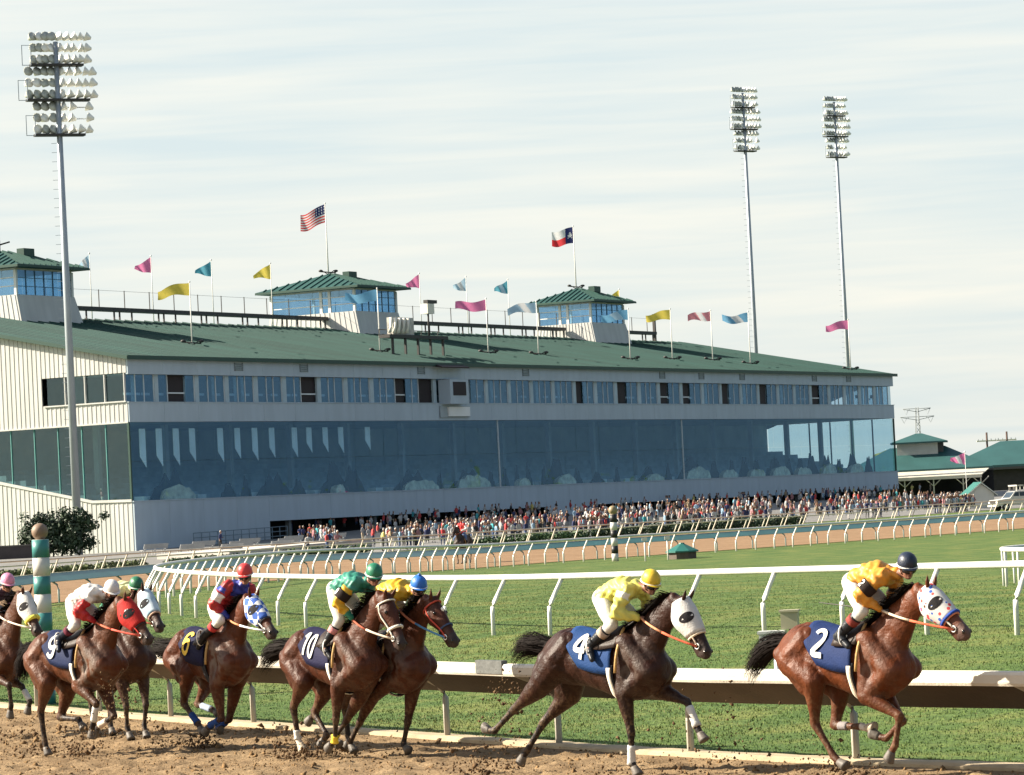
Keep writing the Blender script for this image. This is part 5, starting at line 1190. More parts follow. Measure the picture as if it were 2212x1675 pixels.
def dress_horse(root, tr, P, number=None, ncol=(.60, .59, .55), cloth=(.006, .020, .085), girth=None, hood_edge=None, hood_mat=None, cup=None, bridle=(.05, .02, .012), nose=None, nose_r=.012, wraps={}, blink=None, saddle=(.03, .02, .016), rim=(.42, .26, .10)):
    cl = None
    if cloth is not None:
        cl = patch(tr, -.40, .28, R(-103), R(103), .022, corner=.5).build('saddle_cloth', cmat('cloth%d' % int(cloth[2]*1000), cloth), root)
    if number:
        for sg in (-1, 1):
            def place(u, v, sg=sg):
                x = -.17+u*(1 if sg < 0 else -1); top, bot, hw = torso_at(x)[0]; r_ = (top-bot)/2*.72
                a = R(-66)-(-v)/(r_+.05) if sg < 0 else R(66)+(-v)/(r_+.05)
                a = sg*(R(60)-v/(r_+.04)); return tr(torso_pt(x, a, .046))
            digits_mesh(number, place, .16 if len(number) == 1 else   .125, .225, .044 if len(number) == 1 else .036).build('number', cmat('num%d' % int(ncol[2]*100), ncol), cl)
    patch(tr, .02, .36, R(-62), R(62), .045, 10, 14, .02).build('saddle', cmat('saddle', saddle, .5), root)
    for sg in (-1, 1):
        pts = [tr(torso_pt(.37+.02*math.sin(math.pi*q), sg*R(25+75*q), .055)) for q in np.linspace(0, 1, 8)]; MB().tube(pts, .016, 8).build('saddle_flap_edge', cmat('rim', rim, .5), root)
    # girths
    def ring(x, off, wd, a0, a1, key, c):
        patch(tr, x, x+wd, a0, a1, off, 3, 40, .01).build('girth', cmat(key, c), root)
    ring(.22, .012, .085, R(88), R(272), 'girth_b', (.03, .03, .035))
    if girth: ring(.235, .024, .05, R(92), R(268), 'girth_w%d' % int(girth[0]*100), girth)
    # hood
    if hood_mat is not None:
        hb = MB(); secs = [head_sec(P, t, .014) for t in np.linspace(-.03, .60, 12)]; hb.rings(secs, 24, False); ho = hb.build('blinker_hood', hood_mat, root)
        so_ = ho.modifiers.new('s', 'SOLIDIFY'); so_.thickness = .006
        if hood_edge: MB().tube([head_pt(P, .60, a, .020) for a in np.linspace(0, 2*math.pi, 24)], .016, 8).build('hood_edge', cmat('hedge', hood_edge), ho)
        for sg in (-1, 1):
            vs = [head_pt(P, .31+.085*math.cos(a), sg*R(60)+R(34)*math.sin(a), .022) for a in np.linspace(0, 2*math.pi, 18, endpoint=False)]; c = head_pt(P, .31, sg*R(60), .030)
            mm = MB().add(vs+[c], [(i, (i+1) % 18, 18) for i in range(18)], True); mm.build('eye_cup', cmat('cup', cup or (.012, .01, .012)), ho)
            if blink: 
                vs = [head_pt(P, .29+.11*math.cos(a), sg*R(64)+R(42)*math.sin(a), .019) for a in np.linspace(0, 2*math.pi, 18, endpoint=False)]; c = head_pt(P, .29, sg*R(64), .026); MB().add(vs+[c], [(i, (i+1) % 18, 18) for i in range(18)], True).build('cup_rim', cmat('cuprim', blink), ho)
    # bridle
    bm = cmat('br%d' % int(sum(bridle)*1000), bridle, .5)
    def loop(t, off, r_): return MB().tube([head_pt(P, t, a, off) for a in np.linspace(0, 2*math.pi, 20)], r_, 6)
    loop(.62, .006, nose_r).build('noseband', cmat('nb%d' % int(sum(nose or bridle)*1000), nose or bridle), root)
    loop(.10, .010, .011).build('browband', bm, root)
    for sg in (-1, 1):
        MB().tube([head_pt(P, t, sg*R(95), .010) for t in np.linspace(.08, .80, 9)], .010, 6).build('cheek_strap', bm, root)
        b0 = head_pt(P, .80, sg*R(100), .008); MB().tube([b0+np.array((math.cos(a), 0, math.sin(a)))*.03 for a in np.linspace(0, 2*math.pi, 12)], .006, 6).build('bit_ring', M('lamp_reflector'), root)
    # leg wraps
    for key, (c, f0, f1) in wraps.items():
        a, b = (('kne', 'feo') if key[0] == 'f' else ('hoc', 'fet')); A, B = V3(P[a+key[1]]), V3(P[b+key[1]]); d_ = unit(B-A)
        pts = [A+(B-A)*t for t in np.linspace(f0, f1, 7)]; rr = [.043+.004*((i % 2)) for i in range(7)]
        if f1 > .98: rr[-1] = .054; rr[-2] = .05
        MB().tube(pts, rr, 12).build('leg_wrap', cmat('wrap%d_%d' % (int(c[0]*100), int(c[2]*100)), c), root)

# ------------------------------------------------------------------ jockeys
def build_jockey(name, D, label, jacket, sleeves, breeches, cap_, face=(.9, -.15, -.3), boot=(.02, .018, .018), boot_top=None, cuff=None, band=None, bandtxt=None, pom=None, goggles=True, whip=None, reins=((.35, .09, .05), (.62, .56, .46)), rootP=None, seam=None, group='jockeys in the race', yoke=None):
    J = {k: V3(v) for k, v in D['j'].items()}; Z0 = 1.6; o_ = np.array((0, 0, -Z0))
    J = {k: v+o_ for k, v in J.items()}
    root = empty(name, (D['pos'][0], D['pos'][1], Z0), D['yaw'], label, 'person', group)
    hipm = (J['hip']+J['hipF'])/2; shm = (J['sh']+J['shF'])/2; hd = J['head']; lat = unit(J['shF']-J['sh']); ax = unit(shm-hipm); bk = unit(np.cross(ax, lat)); bk = bk if bk[2] > 0 else -bk
    f = unit(V3(face)); sdv = unit(np.cross(np.array((0, 0, 1.)), f)); hu = np.cross(f, sdv)
    def torso(m, inf):
        L = []
        for t, hw, hh, b in ((-.12, .10, .07, -.01), (0, .155, .11, 0), (.2, .145, .115, .02), (.45, .135, .11, .045), (.7, .155, .118, .045), (.9, .165, .105, .02), (1.02, .12, .08, 0), (1.08, .06, .05, 0)):
            L.append((hipm+(shm-hipm)*t+bk*b, lat*(hw+inf), bk*(hh+inf)))
        m.rings(L, 16, True, True, .5)
    def legs(m, inf, lo=1.0):
        for s in ('', 'F'):
            h, k, a, t = J['hip'+s], J['kne'+s], J['ank'+s], J['toe'+s]; m.chain([hipm*.4+h*.6, h*.45+k*.55, k], [.105+inf, .085+inf, .062+inf]); e = k*(1-lo)+a*lo
            m.chain([k, k*.65+e*.35, e], [.060+inf, .058+inf, .04+inf])
            if lo == 1.0: m.chain([a, t], [.042, .034])
    def arms(m, inf):
        for s in ('', 'F'):
            a, e, h = J['sh'+s], J['elb'+s], J['hand'+s]; m.chain([shm*.3+a*.7, a*.5+e*.5, e], [.075+inf, .055+inf, .048+inf]); w_ = e*.12+h*.88; m.chain([e, e*.6+w_*.4, w_], [.048+inf, .044+inf, .030+inf*.6])
    def hands(m):
        for s, sg in (('', -1), ('F', 1)):
            e, h = J['elb'+s], J['hand'+s]; d = unit(h-e); y = np.array((0, 1., 0)); n = unit(np.cross(d, y)); n = n if n[2] < 0 else -n; pl = h+d*.025
            m.rings([(h-d*.03, y*.026, n*.018), (pl, y*.04, n*.019), (pl+d*.045, y*.04, n*.017)], 10, True, True, .3)
            for i, (oy, ln) in enumerate(((-.03, .90), (-.010, 1.0), (.010, .95), (.03, .78))):
                b0 = pl+d*.045+y*oy; b1 = b0+(d*.022+n*.022)*ln; b2 = b1+(-d*.016+n*.022)*ln; b3 = b2+(-d*.024-n*.004)*ln; m.chain([b0, b1, b2, b3], [.0105, .010, .0095, .0085], 7)
            th = pl+y*sg*-.036; m.chain([th, th+d*.03+n*.02-y*sg*.012, th+d*.045+n*.035+y*sg*.01], [.012, .011, .0095], 7)
    def headm(m):
        L = []
        for z_, wy, wf, of in ((-.115, .030, .034, .035), (-.10, .045, .055, .02), (-.06, .062, .078, .006), (-.01, .070, .088, 0), (.04, .074, .092, -.004), (.085, .062, .078, -.006), (.11, .035, .045, -.006)):
            L.append((hd+hu*z_+f*of, sdv*wy, f*wf))
        m.rings(L, 16, True, True, .4); m.chain([hd+f*.086+hu*.005, hd+f*.105-hu*.03], [.012, .017], 8); m.sphere(hd+f*.070-hu*.09, .022, 8, 6); m.sphere(hd+f*.078-hu*.065, (.018, .018, .012), 8, 6)
        for sg in (-1, 1): m.sphere(hd+sdv*sg*.072-hu*.015-f*.012, (.018, .014, .028), 8, 6); m.sphere(hd+f*.062+sdv*sg*.035-hu*.028, .022, 8, 6)
        m.chain([shm+bk*.02, hd-hu*.07-f*.02], [.06, .05])
    m = MB(); torso(m, -.012); legs(m, -.008); arms(m, -.010); hands(m); headm(m)
    me = remesh(m, 'body', .0098, 2); V = verts(me); c = np.tile(np.array((.27, .125, .08)), (len(V), 1)); set_col(me, c); me.materials.append(SKINM); link('body', me, None, root)
    # jacket with loose silk folds
    m = MB(); torso(m, .022); arms(m, .022); m.chain([shm+bk*.01, shm*.45+(hd-hu*.07-f*.02)*.55], [.085, .066]); me = remesh(m, 'jacket', .012, 3); V = verts(me)
    fold = np.sin(V[:, 0]*55+np.sin(V[:, 2]*38)*1.6+V[:, 1]*31)*.0065+np.sin(V[:, 2]*70+V[:, 0]*24)*.0045
    nr = np.empty(len(V)*3); me.vertices.foreach_get('normal', nr); V2 = V+nr.reshape(-1, 3)*fold[:, None]; me.vertices.foreach_set('co', V2.ravel())
    # colours of the silks by region
    cc = np.tile(np.array(jacket), (len(V), 1))
    for s in ('', 'F'):
        a, e, h = J['sh'+s], J['elb'+s], J['hand'+s]
        for A, B, rr, part in ((a, e, .085, 0), (e, h, .075, 1)):
            dd = B-A; t = ((V-A)@dd)/(dd@dd); di = np.linalg.norm(V-(A+np.clip(t, 0, 1)[:, None]*dd), axis=1); q = (di < rr) & (t > (.22 if part == 0 else -.1)); cc[q] = np.array(sleeves)
            if cuff is not None and part == 1: cc[(di < rr) & (t > .55)] = np.array(cuff)
            if band is not None and part == 0: cc[(di < rr) & (t > .42) & (t < .80)] = np.array(band)
            if seam is not None and part == 0: cc[(di < rr) & (t > .1) & (t < .34)] = np.array(seam)
    if yoke is not None:
        t = ((V-hipm)@(shm-hipm))/((shm-hipm)@(shm-hipm)); side = np.abs((V-shm)@lat); cc[(t > .82) & (side < .11)] = np.array(yoke)
    set_col(me, cc); me.materials.append(SILK); jk = link('jacket', me, None, root)
    if bandtxt:
        a, e = J['sh'], J['elb']; ad = unit(e-a); ctr = a*.40+e*.60; out_ = unit(np.array((-.35, -1, .15))); out_ = unit(out_-ad*(out_@ad)); sx = unit(np.cross(ad, out_)); sx = sx if sx[0] > 0 else -sx
        pl = MB(); pl.rings([(a*(1-t)+e*t, out_*rr, sx*rr) for t, rr in ((.42, .092), (.46, .096), (.76, .092), (.80, .087))], 20, False); pl.build('armband', cmat('arm%d' % int(band[0]*1000), band), jk)
        digits_mesh(bandtxt, lambda u, v: ctr+out_*.099+sx*u-ad*v, .05, .075, .015).build('armband_number', cmat('num80', (.82, .8, .74)), jk)
    m = MB(); 
    L = [(hipm+(shm-hipm)*t+bk*b, lat*hw, bk*hh) for t, hw, hh, b in ((-.16, .09, .07, -.01), (-.05, .15, .112, 0), (.06, .165, .125, .004), (.16, .155, .124, .014))]; m.rings(L, 16, True, True, .4); legs(m, .008, .42)
    me = remesh(m, 'breeches', .013, 3); me.materials.append(cmat('br_%d' % int(breeches[2]*100), breeches)); link('breeches', me, None, root)
    for s, sg in (('', -1), ('F', 1)):
        k, a, t = J['kne'+s], J['ank'+s], J['toe'+s]; m = MB(); fd = unit(t-a); top = k*.68+a*.32
        m.chain([top, k*.4+a*.6, a], [.066, .062, .050]); m.chain([a-fd*.03+np.array((0, 0, -.02)), a*.5+t*.5, t+fd*.03], [.044, .042, .034]); me = remesh(m, 'boot', .011, 2); me.materials.append(cmat('boot%d' % int(boot[0]*1000), boot, .35)); bo = link('boot', me, None, root)
        if boot_top is not None: MB().tube([k*.70+a*.30, k*.52+a*.48], [.071, .068], 14).build('boot_top', cmat('bt%d' % int(boot_top[0]*100), boot_top), bo)
        sp = a*.45+t*.55; pts = [sp+np.array((math.cos(q)*.0, math.sin(q)*.06*1.0, .055+math.cos(q)*.10)) for q in np.linspace(0, 2*math.pi, 16)]; MB().tube(pts, .009, 6).build('stirrup', M('lamp_reflector'), root); MB().tube([sp+np.array((0, 0, .155)), np.array((.12, sg*.20, 1.50-Z0))], .009, 6).build('stirrup_leather', cmat('lea', (.05, .025, .015), .5), root)
    # helmet: shell, brim, goggles
    m = MB(); L = []
    for z_, k_ in ((.005, 1.0), (.03, 1.02), (.06, .98), (.09, .88), (.115, .68), (.132, .40), (.138, .12)): L.append((hd+hu*(z_+.012)-f*.008, sdv*.098*k_, f*.118*k_))
    m.rings(L, 20, True, True, .1); he = m.build('helmet', M('cap_%d_%d' % (int(cap_[0]*100), int(cap_[2]*100)), cap_, .45, .08, 14, .2, 60), root)
    vs = []; 
    for i in range(13):
        a = R(-62+124*i/12); r_ = f*math.cos(a)*.118+sdv*math.sin(a)*.098; vs += [hd+hu*.022-f*.008+r_*.98, hd+hu*.008-f*.008+r_*(1+.33*math.cos(a)**2)]
    MB().add(vs, [(2*i, 2*i+1, 2*i+3, 2*i+2) for i in range(12)], True).build('peak', M('cap_%d_%d' % (int(cap_[0]*100), int(cap_[2]*100))), he)
    if pom: MB().sphere(hd+hu*.155, .022, 8, 6).build('pompom', M('cap_%d_%d' % (int(cap_[0]*100), int(cap_[2]*100))), he)
    MB().tube([hd+hu*.012-f*.008+f*math.cos(a)*.122+sdv*math.sin(a)*.102 for a in np.linspace(0, 2*math.pi, 24)], .009, 6).build('helmet_band', cmat('num80', (.82, .8, .74)), he)
    if goggles:
        L = []
        for i in range(9):
            a = R(-58+116*i/8); p = f*math.cos(a)*.106+sdv*math.sin(a)*.086; L.append((hd-hu*.020+p*.97, hu*.027*(1-.25*abs(math.sin(a))), unit(p)*.010))
        MB().rings(L, 10).build('goggles', M('goggle', (.012, .012, .015), .12, .1, 3), root)
    for sg in (-1, 1): MB().tube([hd+sdv*sg*.085+hu*.02, hd+sdv*sg*.07-hu*.06+f*.02, hd-hu*.112+f*.035], .006, 5).build('chin_strap', cmat('lea', (.05, .025, .015), .5), root)
    MB().sphere(hd+f*.083-hu*.066, (.02, .02, .006), 8, 5).build('mouth', M('lip', (.22, .06, .05), .5, .1, 5), root)
    # reins run from the bit to the hands
    P = D['pts']
    for s, sg in (('', -1), ('F', 1)):
        b0 = head_pt(P, .80, sg*R(100), .012)+o_; h = J['hand'+s]; md_ = b0*.45+h*.55+np.array((0, sg*.16, -.02)); q = [b0*(1-t)**2+md_*2*t*(1-t)+h*t*t for t in np.linspace(0, 1, 9)]
        r1 = MB().tube(q[:5], .013, 6); r1.build('rein', cmat('rein%d_%d' % (int(reins[0][0]*100), int(reins[0][2]*100)), reins[0]), root); MB().tube(q[4:], .0135, 6).build('rein', cmat('rein%d_%d' % (int(reins[1][0]*100), int(reins[1][2]*100)), reins[1]), root)
    if whip: MB().tube([J['hand']+np.array(whip[0]), J['hand'], J['hand']+np.array(whip[1])], [.010, .009, .004], 6).build('whip', M('dark_metal'), root)
    return root
SKINM = pmat('skin', (1, 1, 1), .5, .12, 12, .1, 60, attr=True); SILK = pmat('silk', (1, 1, 1), .5, .08, 10, .12, 45, attr=True, spec=.4)
HD = {"H2":{"pos":[3.322,35.889],"yaw":-0.825,"pitch":-0.025,"dz":0.041,"pts":{"withers":[0.39,0.0,1.632],"croup":[-0.49,0.0,1.633],"dock":[-0.855,0.0,1.462],"chest":[0.858,0.0,1.14],"stern":[0.65,0.0,0.845],"hipN":[-0.62,-0.16,1.257],"hipF":[-0.62,0.16,1.257],"poll":[1.173,-0.011,1.99],"nose":[1.596,0.018,1.557],"stiN":[-0.283,-0.229,1.058],"hocN":[-0.364,-0.158,0.599],"fetN":[-0.154,-0.122,0.257],"hofN":[0.0,-0.124,0.148],"elbN":[0.388,-0.176,0.897],"kneN":[0.775,-0.132,0.691],"feoN":[0.695,-0.131,0.394],"hoaN":[0.576,-0.135,0.24],"stiF":[-0.309,0.229,1.009],"hocF":[-0.372,0.166,0.554],"fetF":[0.023,0.117,0.554],"hofF":[0.211,0.121,0.526],"elbF":[0.273,0.206,0.896],"kneF":[0.588,0.122,0.616],"feoF":[0.346,0.131,0.433],"hoaF":[0.158,0.101,0.477]},"j":{"hip":[0.167,-0.093,2.05],"sh":[0.621,-0.148,2.105],"head":[0.846,0.028,2.191],"elb":[0.445,-0.276,1.921],"hand":[0.575,-0.097,1.761],"kne":[0.429,-0.221,1.765],"ank":[0.124,-0.269,1.51],"toe":[0.264,-0.304,1.423],"hipF":[0.135,0.106,2.038],"shF":[0.588,0.159,2.106],"elbF":[0.418,0.281,1.918],"handF":[0.559,0.096,1.78],"kneF":[0.396,0.221,1.744],"ankF":[0.09,0.285,1.495],"toeF":[0.236,0.301,1.409]}},"H4":{"pos":[0.898,38.046],"yaw":-0.758,"pitch":-0.013,"dz":0.037,"pts":{"withers":[0.385,0.0,1.632],"croup":[-0.495,0.0,1.623],"dock":[-0.857,0.0,1.448],"chest":[0.859,0.0,1.146],"stern":[0.655,0.0,0.848],"hipN":[-0.62,-0.16,1.245],"hipF":[-0.62,0.16,1.245],"poll":[1.191,-0.018,1.923],"nose":[1.456,0.005,1.381],"stiN":[-0.906,-0.172,0.983],"hocN":[-1.312,-0.141,0.744],"fetN":[-1.633,-0.147,0.499],"hofN":[-1.821,-0.124,0.515],"elbN":[0.369,-0.175,0.928],"kneN":[0.422,-0.151,0.492],"feoN":[0.382,-0.123,0.196],"hoaN":[0.46,-0.128,0.027],"stiF":[-0.791,0.22,0.886],"hocF":[-1.144,0.148,0.576],"fetF":[-1.394,0.117,0.259],"hofF":[-1.526,0.116,0.122],"elbF":[0.568,0.182,0.929],"kneF":[0.989,0.143,0.813],"feoF":[1.118,0.134,0.542],"hoaF":[1.217,0.117,0.382]},"j":{"hip":[0.01,-0.093,1.95],"sh":[0.452,-0.176,2.037],"head":[0.681,0.001,2.101],"elb":[0.398,-0.281,1.784],"hand":[0.581,-0.087,1.737],"kne":[0.286,-0.217,1.674],"ank":[-0.034,-0.261,1.439],"toe":[0.063,-0.331,1.323],"hipF":[-0.006,0.106,1.95],"shF":[0.438,0.17,2.051],"elbF":[0.373,0.284,1.803],"handF":[0.56,0.094,1.754],"kneF":[0.278,0.22,1.678],"ankF":[-0.04,0.283,1.443],"toeF":[0.078,0.307,1.324]}},"H10":{"pos":[-2.351,42.662],"yaw":-0.875,"pitch":0.009,"dz":0.037,"pts":{"withers":[0.376,0.0,1.64],"croup":[-0.504,0.0,1.612],"dock":[-0.862,0.0,1.429],"chest":[0.861,0.0,1.165],"stern":[0.663,0.0,0.863],"hipN":[-0.62,-0.16,1.231],"hipF":[-0.62,0.16,1.231],"poll":[1.156,0.005,2.007],"nose":[1.394,0.007,1.453],"stiN":[-0.318,-0.231,0.985],"hocN":[-0.653,-0.168,0.658],"fetN":[-0.655,-0.117,0.264],"hofN":[-0.555,-0.129,0.105],"elbN":[0.319,-0.186,0.942],"kneN":[0.207,-0.163,0.52],"feoN":[0.098,-0.117,0.249],"hoaN":[-0.07,-0.115,0.161],"stiF":[-0.389,0.184,0.903],"hocF":[-0.691,0.179,0.553],"fetF":[-0.391,0.135,0.29],"hofF":[-0.542,0.128,0.177],"elbF":[0.304,0.151,0.776],"kneF":[-0.016,0.16,0.476],"feoF":[-0.241,0.149,0.277],"hoaF":[-0.104,0.096,0.162]},"j":{"hip":[0.19,-0.105,2.107],"sh":[0.641,-0.151,2.169],"head":[0.861,0.029,2.253],"elb":[0.5,-0.276,1.946],"hand":[0.569,-0.109,1.735],"kne":[0.375,-0.156,1.737],"ank":[0.183,-0.275,1.403],"toe":[0.314,-0.29,1.296],"hipF":[0.156,0.109,2.079],"shF":[0.608,0.16,2.153],"elbF":[0.464,0.279,1.943],"handF":[0.557,0.099,1.764],"kneF":[0.351,0.206,1.731],"ankF":[0.135,0.287,1.405],"toeF":[0.274,0.298,1.308]}},"HB":{"pos":[-1.757,42.834],"yaw":-0.889,"pitch":0.025,"dz":-0.032,"pts":{"withers":[0.37,0.0,1.577],"croup":[-0.509,0.0,1.535],"dock":[-0.865,0.0,1.346],"chest":[0.862,0.0,1.109],"stern":[0.669,0.0,0.804],"hipN":[-0.62,-0.16,1.152],"hipF":[-0.62,0.16,1.152],"poll":[1.139,-0.034,1.948],"nose":[1.49,-0.006,1.464],"stiN":[-0.292,-0.22,0.932],"hocN":[-0.633,-0.15,0.617],"fetN":[-0.615,-0.13,0.218],"hofN":[-0.525,-0.12,0.05],"elbN":[-0.024,-0.182,0.756],"kneN":[-0.324,-0.159,0.429],"feoN":[-0.539,-0.144,0.216],"hoaN":[-0.708,-0.126,0.13],"stiF":[-0.954,0.21,0.932],"hocF":[-1.388,0.105,0.765],"fetF":[-1.674,0.129,0.488],"hofF":[-1.841,0.125,0.399],"elbF":[0.379,0.154,0.836],"kneF":[0.253,0.146,0.418],"feoF":[0.133,0.154,0.148],"hoaF":[0.293,0.109,0.06]},"j":{"hip":[0.071,-0.109,1.998],"sh":[0.532,-0.119,2.014],"head":[0.789,0.011,2.08],"elb":[0.326,-0.281,1.913],"hand":[0.499,-0.093,1.824],"kne":[0.27,-0.222,1.658],"ank":[-0.046,-0.29,1.424],"toe":[0.111,-0.3,1.36],"hipF":[0.067,0.11,1.997],"shF":[0.524,0.15,2.037],"elbF":[0.317,0.283,1.905],"handF":[0.494,0.095,1.826],"kneF":[0.27,0.221,1.659],"ankF":[-0.046,0.29,1.424],"toeF":[0.111,0.3,1.36]}},"H6":{"pos":[-4.111,45.487],"yaw":-0.94,"pitch":0.015,"dz":0.035,"pts":{"withers":[0.374,0.0,1.64],"croup":[-0.506,0.0,1.607],"dock":[-0.863,0.0,1.422],"chest":[0.861,0.0,1.167],"stern":[0.665,0.0,0.864],"hipN":[-0.62,-0.16,1.226],"hipF":[-0.62,0.16,1.226],"poll":[1.147,-0.012,2.017],"nose":[1.566,0.009,1.586],"stiN":[-0.263,-0.198,1.048],"hocN":[-0.485,-0.152,0.633],"fetN":[-0.18,-0.137,0.379],"hofN":[-0.059,-0.127,0.234],"elbN":[0.406,-0.172,0.894],"kneN":[0.429,-0.136,0.45],"feoN":[0.142,-0.135,0.357],"hoaN":[-0.027,-0.133,0.266],"stiF":[-0.341,0.182,0.941],"hocF":[-0.651,0.159,0.595],"fetF":[-0.254,0.144,0.53],"hofF":[-0.076,0.131,0.46],"elbF":[0.299,0.174,0.826],"kneF":[0.145,0.148,0.408],"feoF":[-0.135,0.152,0.295],"hoaF":[0.03,0.077,0.255]},"j":{"hip":[0.286,-0.111,1.874],"sh":[0.647,-0.123,2.166],"head":[0.858,0.056,2.295],"elb":[0.557,-0.26,1.934],"hand":[0.634,-0.087,1.736],"kne":[0.647,-0.223,1.725],"ank":[0.312,-0.291,1.513],"toe":[0.191,-0.281,1.395],"hipF":[0.314,0.117,1.958],"shF":[0.744,0.239,2.084],"elbF":[0.513,0.279,1.93],"handF":[0.611,0.093,1.76],"kneF":[0.603,0.224,1.69],"ankF":[0.25,0.29,1.513],"toeF":[0.163,0.296,1.369]}},"H9":{"pos":[-5.901,45.681],"yaw":-0.772,"pitch":0.008,"dz":0.073,"pts":{"withers":[0.377,0.0,1.676],"croup":[-0.503,0.0,1.649],"dock":[-0.862,0.0,1.466],"chest":[0.861,0.0,1.2],"stern":[0.663,0.0,0.898],"hipN":[-0.62,-0.16,1.268],"hipF":[-0.62,0.16,1.268],"poll":[1.151,-0.019,2.052],"nose":[1.52,0.025,1.571],"stiN":[-0.331,-0.224,1.003],"hocN":[-0.585,-0.16,0.61],"fetN":[-0.566,-0.129,0.21],"hofN":[-0.521,-0.124,0.028],"elbN":[0.238,-0.146,0.947],"kneN":[0.605,-0.176,0.719],"feoN":[0.472,-0.138,0.449],"hoaN":[0.398,-0.126,0.273],"stiF":[-0.41,0.2,0.927],"hocF":[-0.58,0.163,0.501],"fetF":[-0.179,0.149,0.484],"hofF":[-0.047,0.114,0.353],"elbF":[0.339,0.187,0.892],"kneF":[0.573,0.135,0.531],"feoF":[0.295,0.124,0.415],"hoaF":[0.146,0.114,0.296]},"j":{"hip":[0.084,-0.1,2.03],"sh":[0.531,-0.14,2.138],"head":[0.78,0.026,2.165],"elb":[0.427,-0.276,1.914],"hand":[0.558,-0.086,1.776],"kne":[0.338,-0.241,1.744],"ank":[-0.018,-0.256,1.563],"toe":[0.073,-0.33,1.443],"hipF":[0.066,0.107,2.024],"shF":[0.512,0.158,2.128],"elbF":[0.394,0.283,1.906],"handF":[0.546,0.093,1.789],"kneF":[0.323,0.226,1.728],"ankF":[-0.027,0.282,1.543],"toeF":[0.087,0.307,1.42]}},"HG":{"pos":[-5.726,48.802],"yaw":-1.026,"pitch":-0.007,"dz":0.004,"pts":{"withers":[0.383,0.0,1.601],"croup":[-0.497,0.0,1.587],"dock":[-0.859,0.0,1.41],"chest":[0.859,0.0,1.118],"stern":[0.657,0.0,0.82],"hipN":[-0.62,-0.16,1.208],"hipF":[-0.62,0.16,1.208],"poll":[1.086,-0.006,2.097],"nose":[1.474,0.006,1.638],"stiN":[-0.32,-0.22,0.951],"hocN":[-0.641,-0.15,0.614],"fetN":[-0.615,-0.13,0.216],"hofN":[-0.525,-0.12,0.049],"elbN":[0.459,-0.17,0.925],"kneN":[0.565,-0.15,0.499],"feoN":[0.516,-0.13,0.204],"hoaN":[0.603,-0.12,0.035],"stiF":[-0.32,0.22,0.951],"hocF":[-0.641,0.15,0.614],"fetF":[-0.615,0.13,0.216],"hofF":[-0.525,0.12,0.049],"elbF":[0.459,0.17,0.925],"kneF":[0.565,0.15,0.499],"feoF":[0.516,0.13,0.204],"hoaF":[0.603,0.12,0.035]},"j":{"hip":[0.006,-0.11,1.984],"sh":[0.451,-0.153,2.096],"head":[0.688,0.031,2.144],"elb":[0.297,-0.282,1.901],"hand":[0.477,-0.095,1.826],"kne":[0.258,-0.221,1.681],"ank":[-0.043,-0.29,1.428],"toe":[0.112,-0.3,1.359],"hipF":[-0.013,0.11,1.975],"shF":[0.425,0.167,2.103],"elbF":[0.29,0.285,1.888],"handF":[0.475,0.096,1.826],"kneF":[0.255,0.221,1.685],"ankF":[-0.043,0.29,1.428],"toeF":[0.112,0.3,1.359]}},"HP":{"pos":[-7.796,50.527],"yaw":-0.882,"pitch":-0.024,"dz":0.029,"pts":{"withers":[0.39,0.0,1.62],"croup":[-0.491,0.0,1.621],"dock":[-0.855,0.0,1.45],"chest":[0.858,0.0,1.129],"stern":[0.651,0.0,0.834],"hipN":[-0.62,-0.16,1.244],"hipF":[-0.62,0.16,1.244],"poll":[1.098,0.019,2.113],"nose":[1.408,0.01,1.597],"stiN":[-0.34,-0.22,0.966],"hocN":[-0.644,-0.15,0.614],"fetN":[-0.616,-0.13,0.216],"hofN":[-0.525,-0.12,0.049],"elbN":[0.388,-0.17,0.942],"kneN":[0.808,-0.158,0.815],"feoN":[0.785,-0.122,0.519],"hoaN":[0.716,-0.12,0.34],"stiF":[-0.34,0.22,0.966],"hocF":[-0.644,0.15,0.614],"fetF":[-0.616,0.13,0.216],"hofF":[-0.525,0.12,0.049],"elbF":[0.249,0.169,0.869],"kneF":[0.675,0.135,0.77],"feoF":[0.886,0.134,0.558],"hoaF":[0.794,0.121,0.391]},"j":{"hip":[-0.025,-0.11,1.971],"sh":[0.405,-0.161,2.126],"head":[0.613,0.013,2.26],"elb":[0.291,-0.283,1.9],"hand":[0.473,-0.095,1.829],"kne":[0.252,-0.221,1.691],"ank":[-0.043,-0.29,1.429],"toe":[0.112,-0.3,1.359],"hipF":[-0.033,0.11,1.966],"shF":[0.396,0.168,2.123],"elbF":[0.288,0.284,1.892],"handF":[0.472,0.096,1.828],"kneF":[0.251,0.221,1.692],"ankF":[-0.043,0.29,1.429],"toeF":[0.112,0.3,1.359]}}}
RG = 'racehorses galloping along the near rail'
W_, NAVY = (.56, .55, .51), (.012, .035, .15)
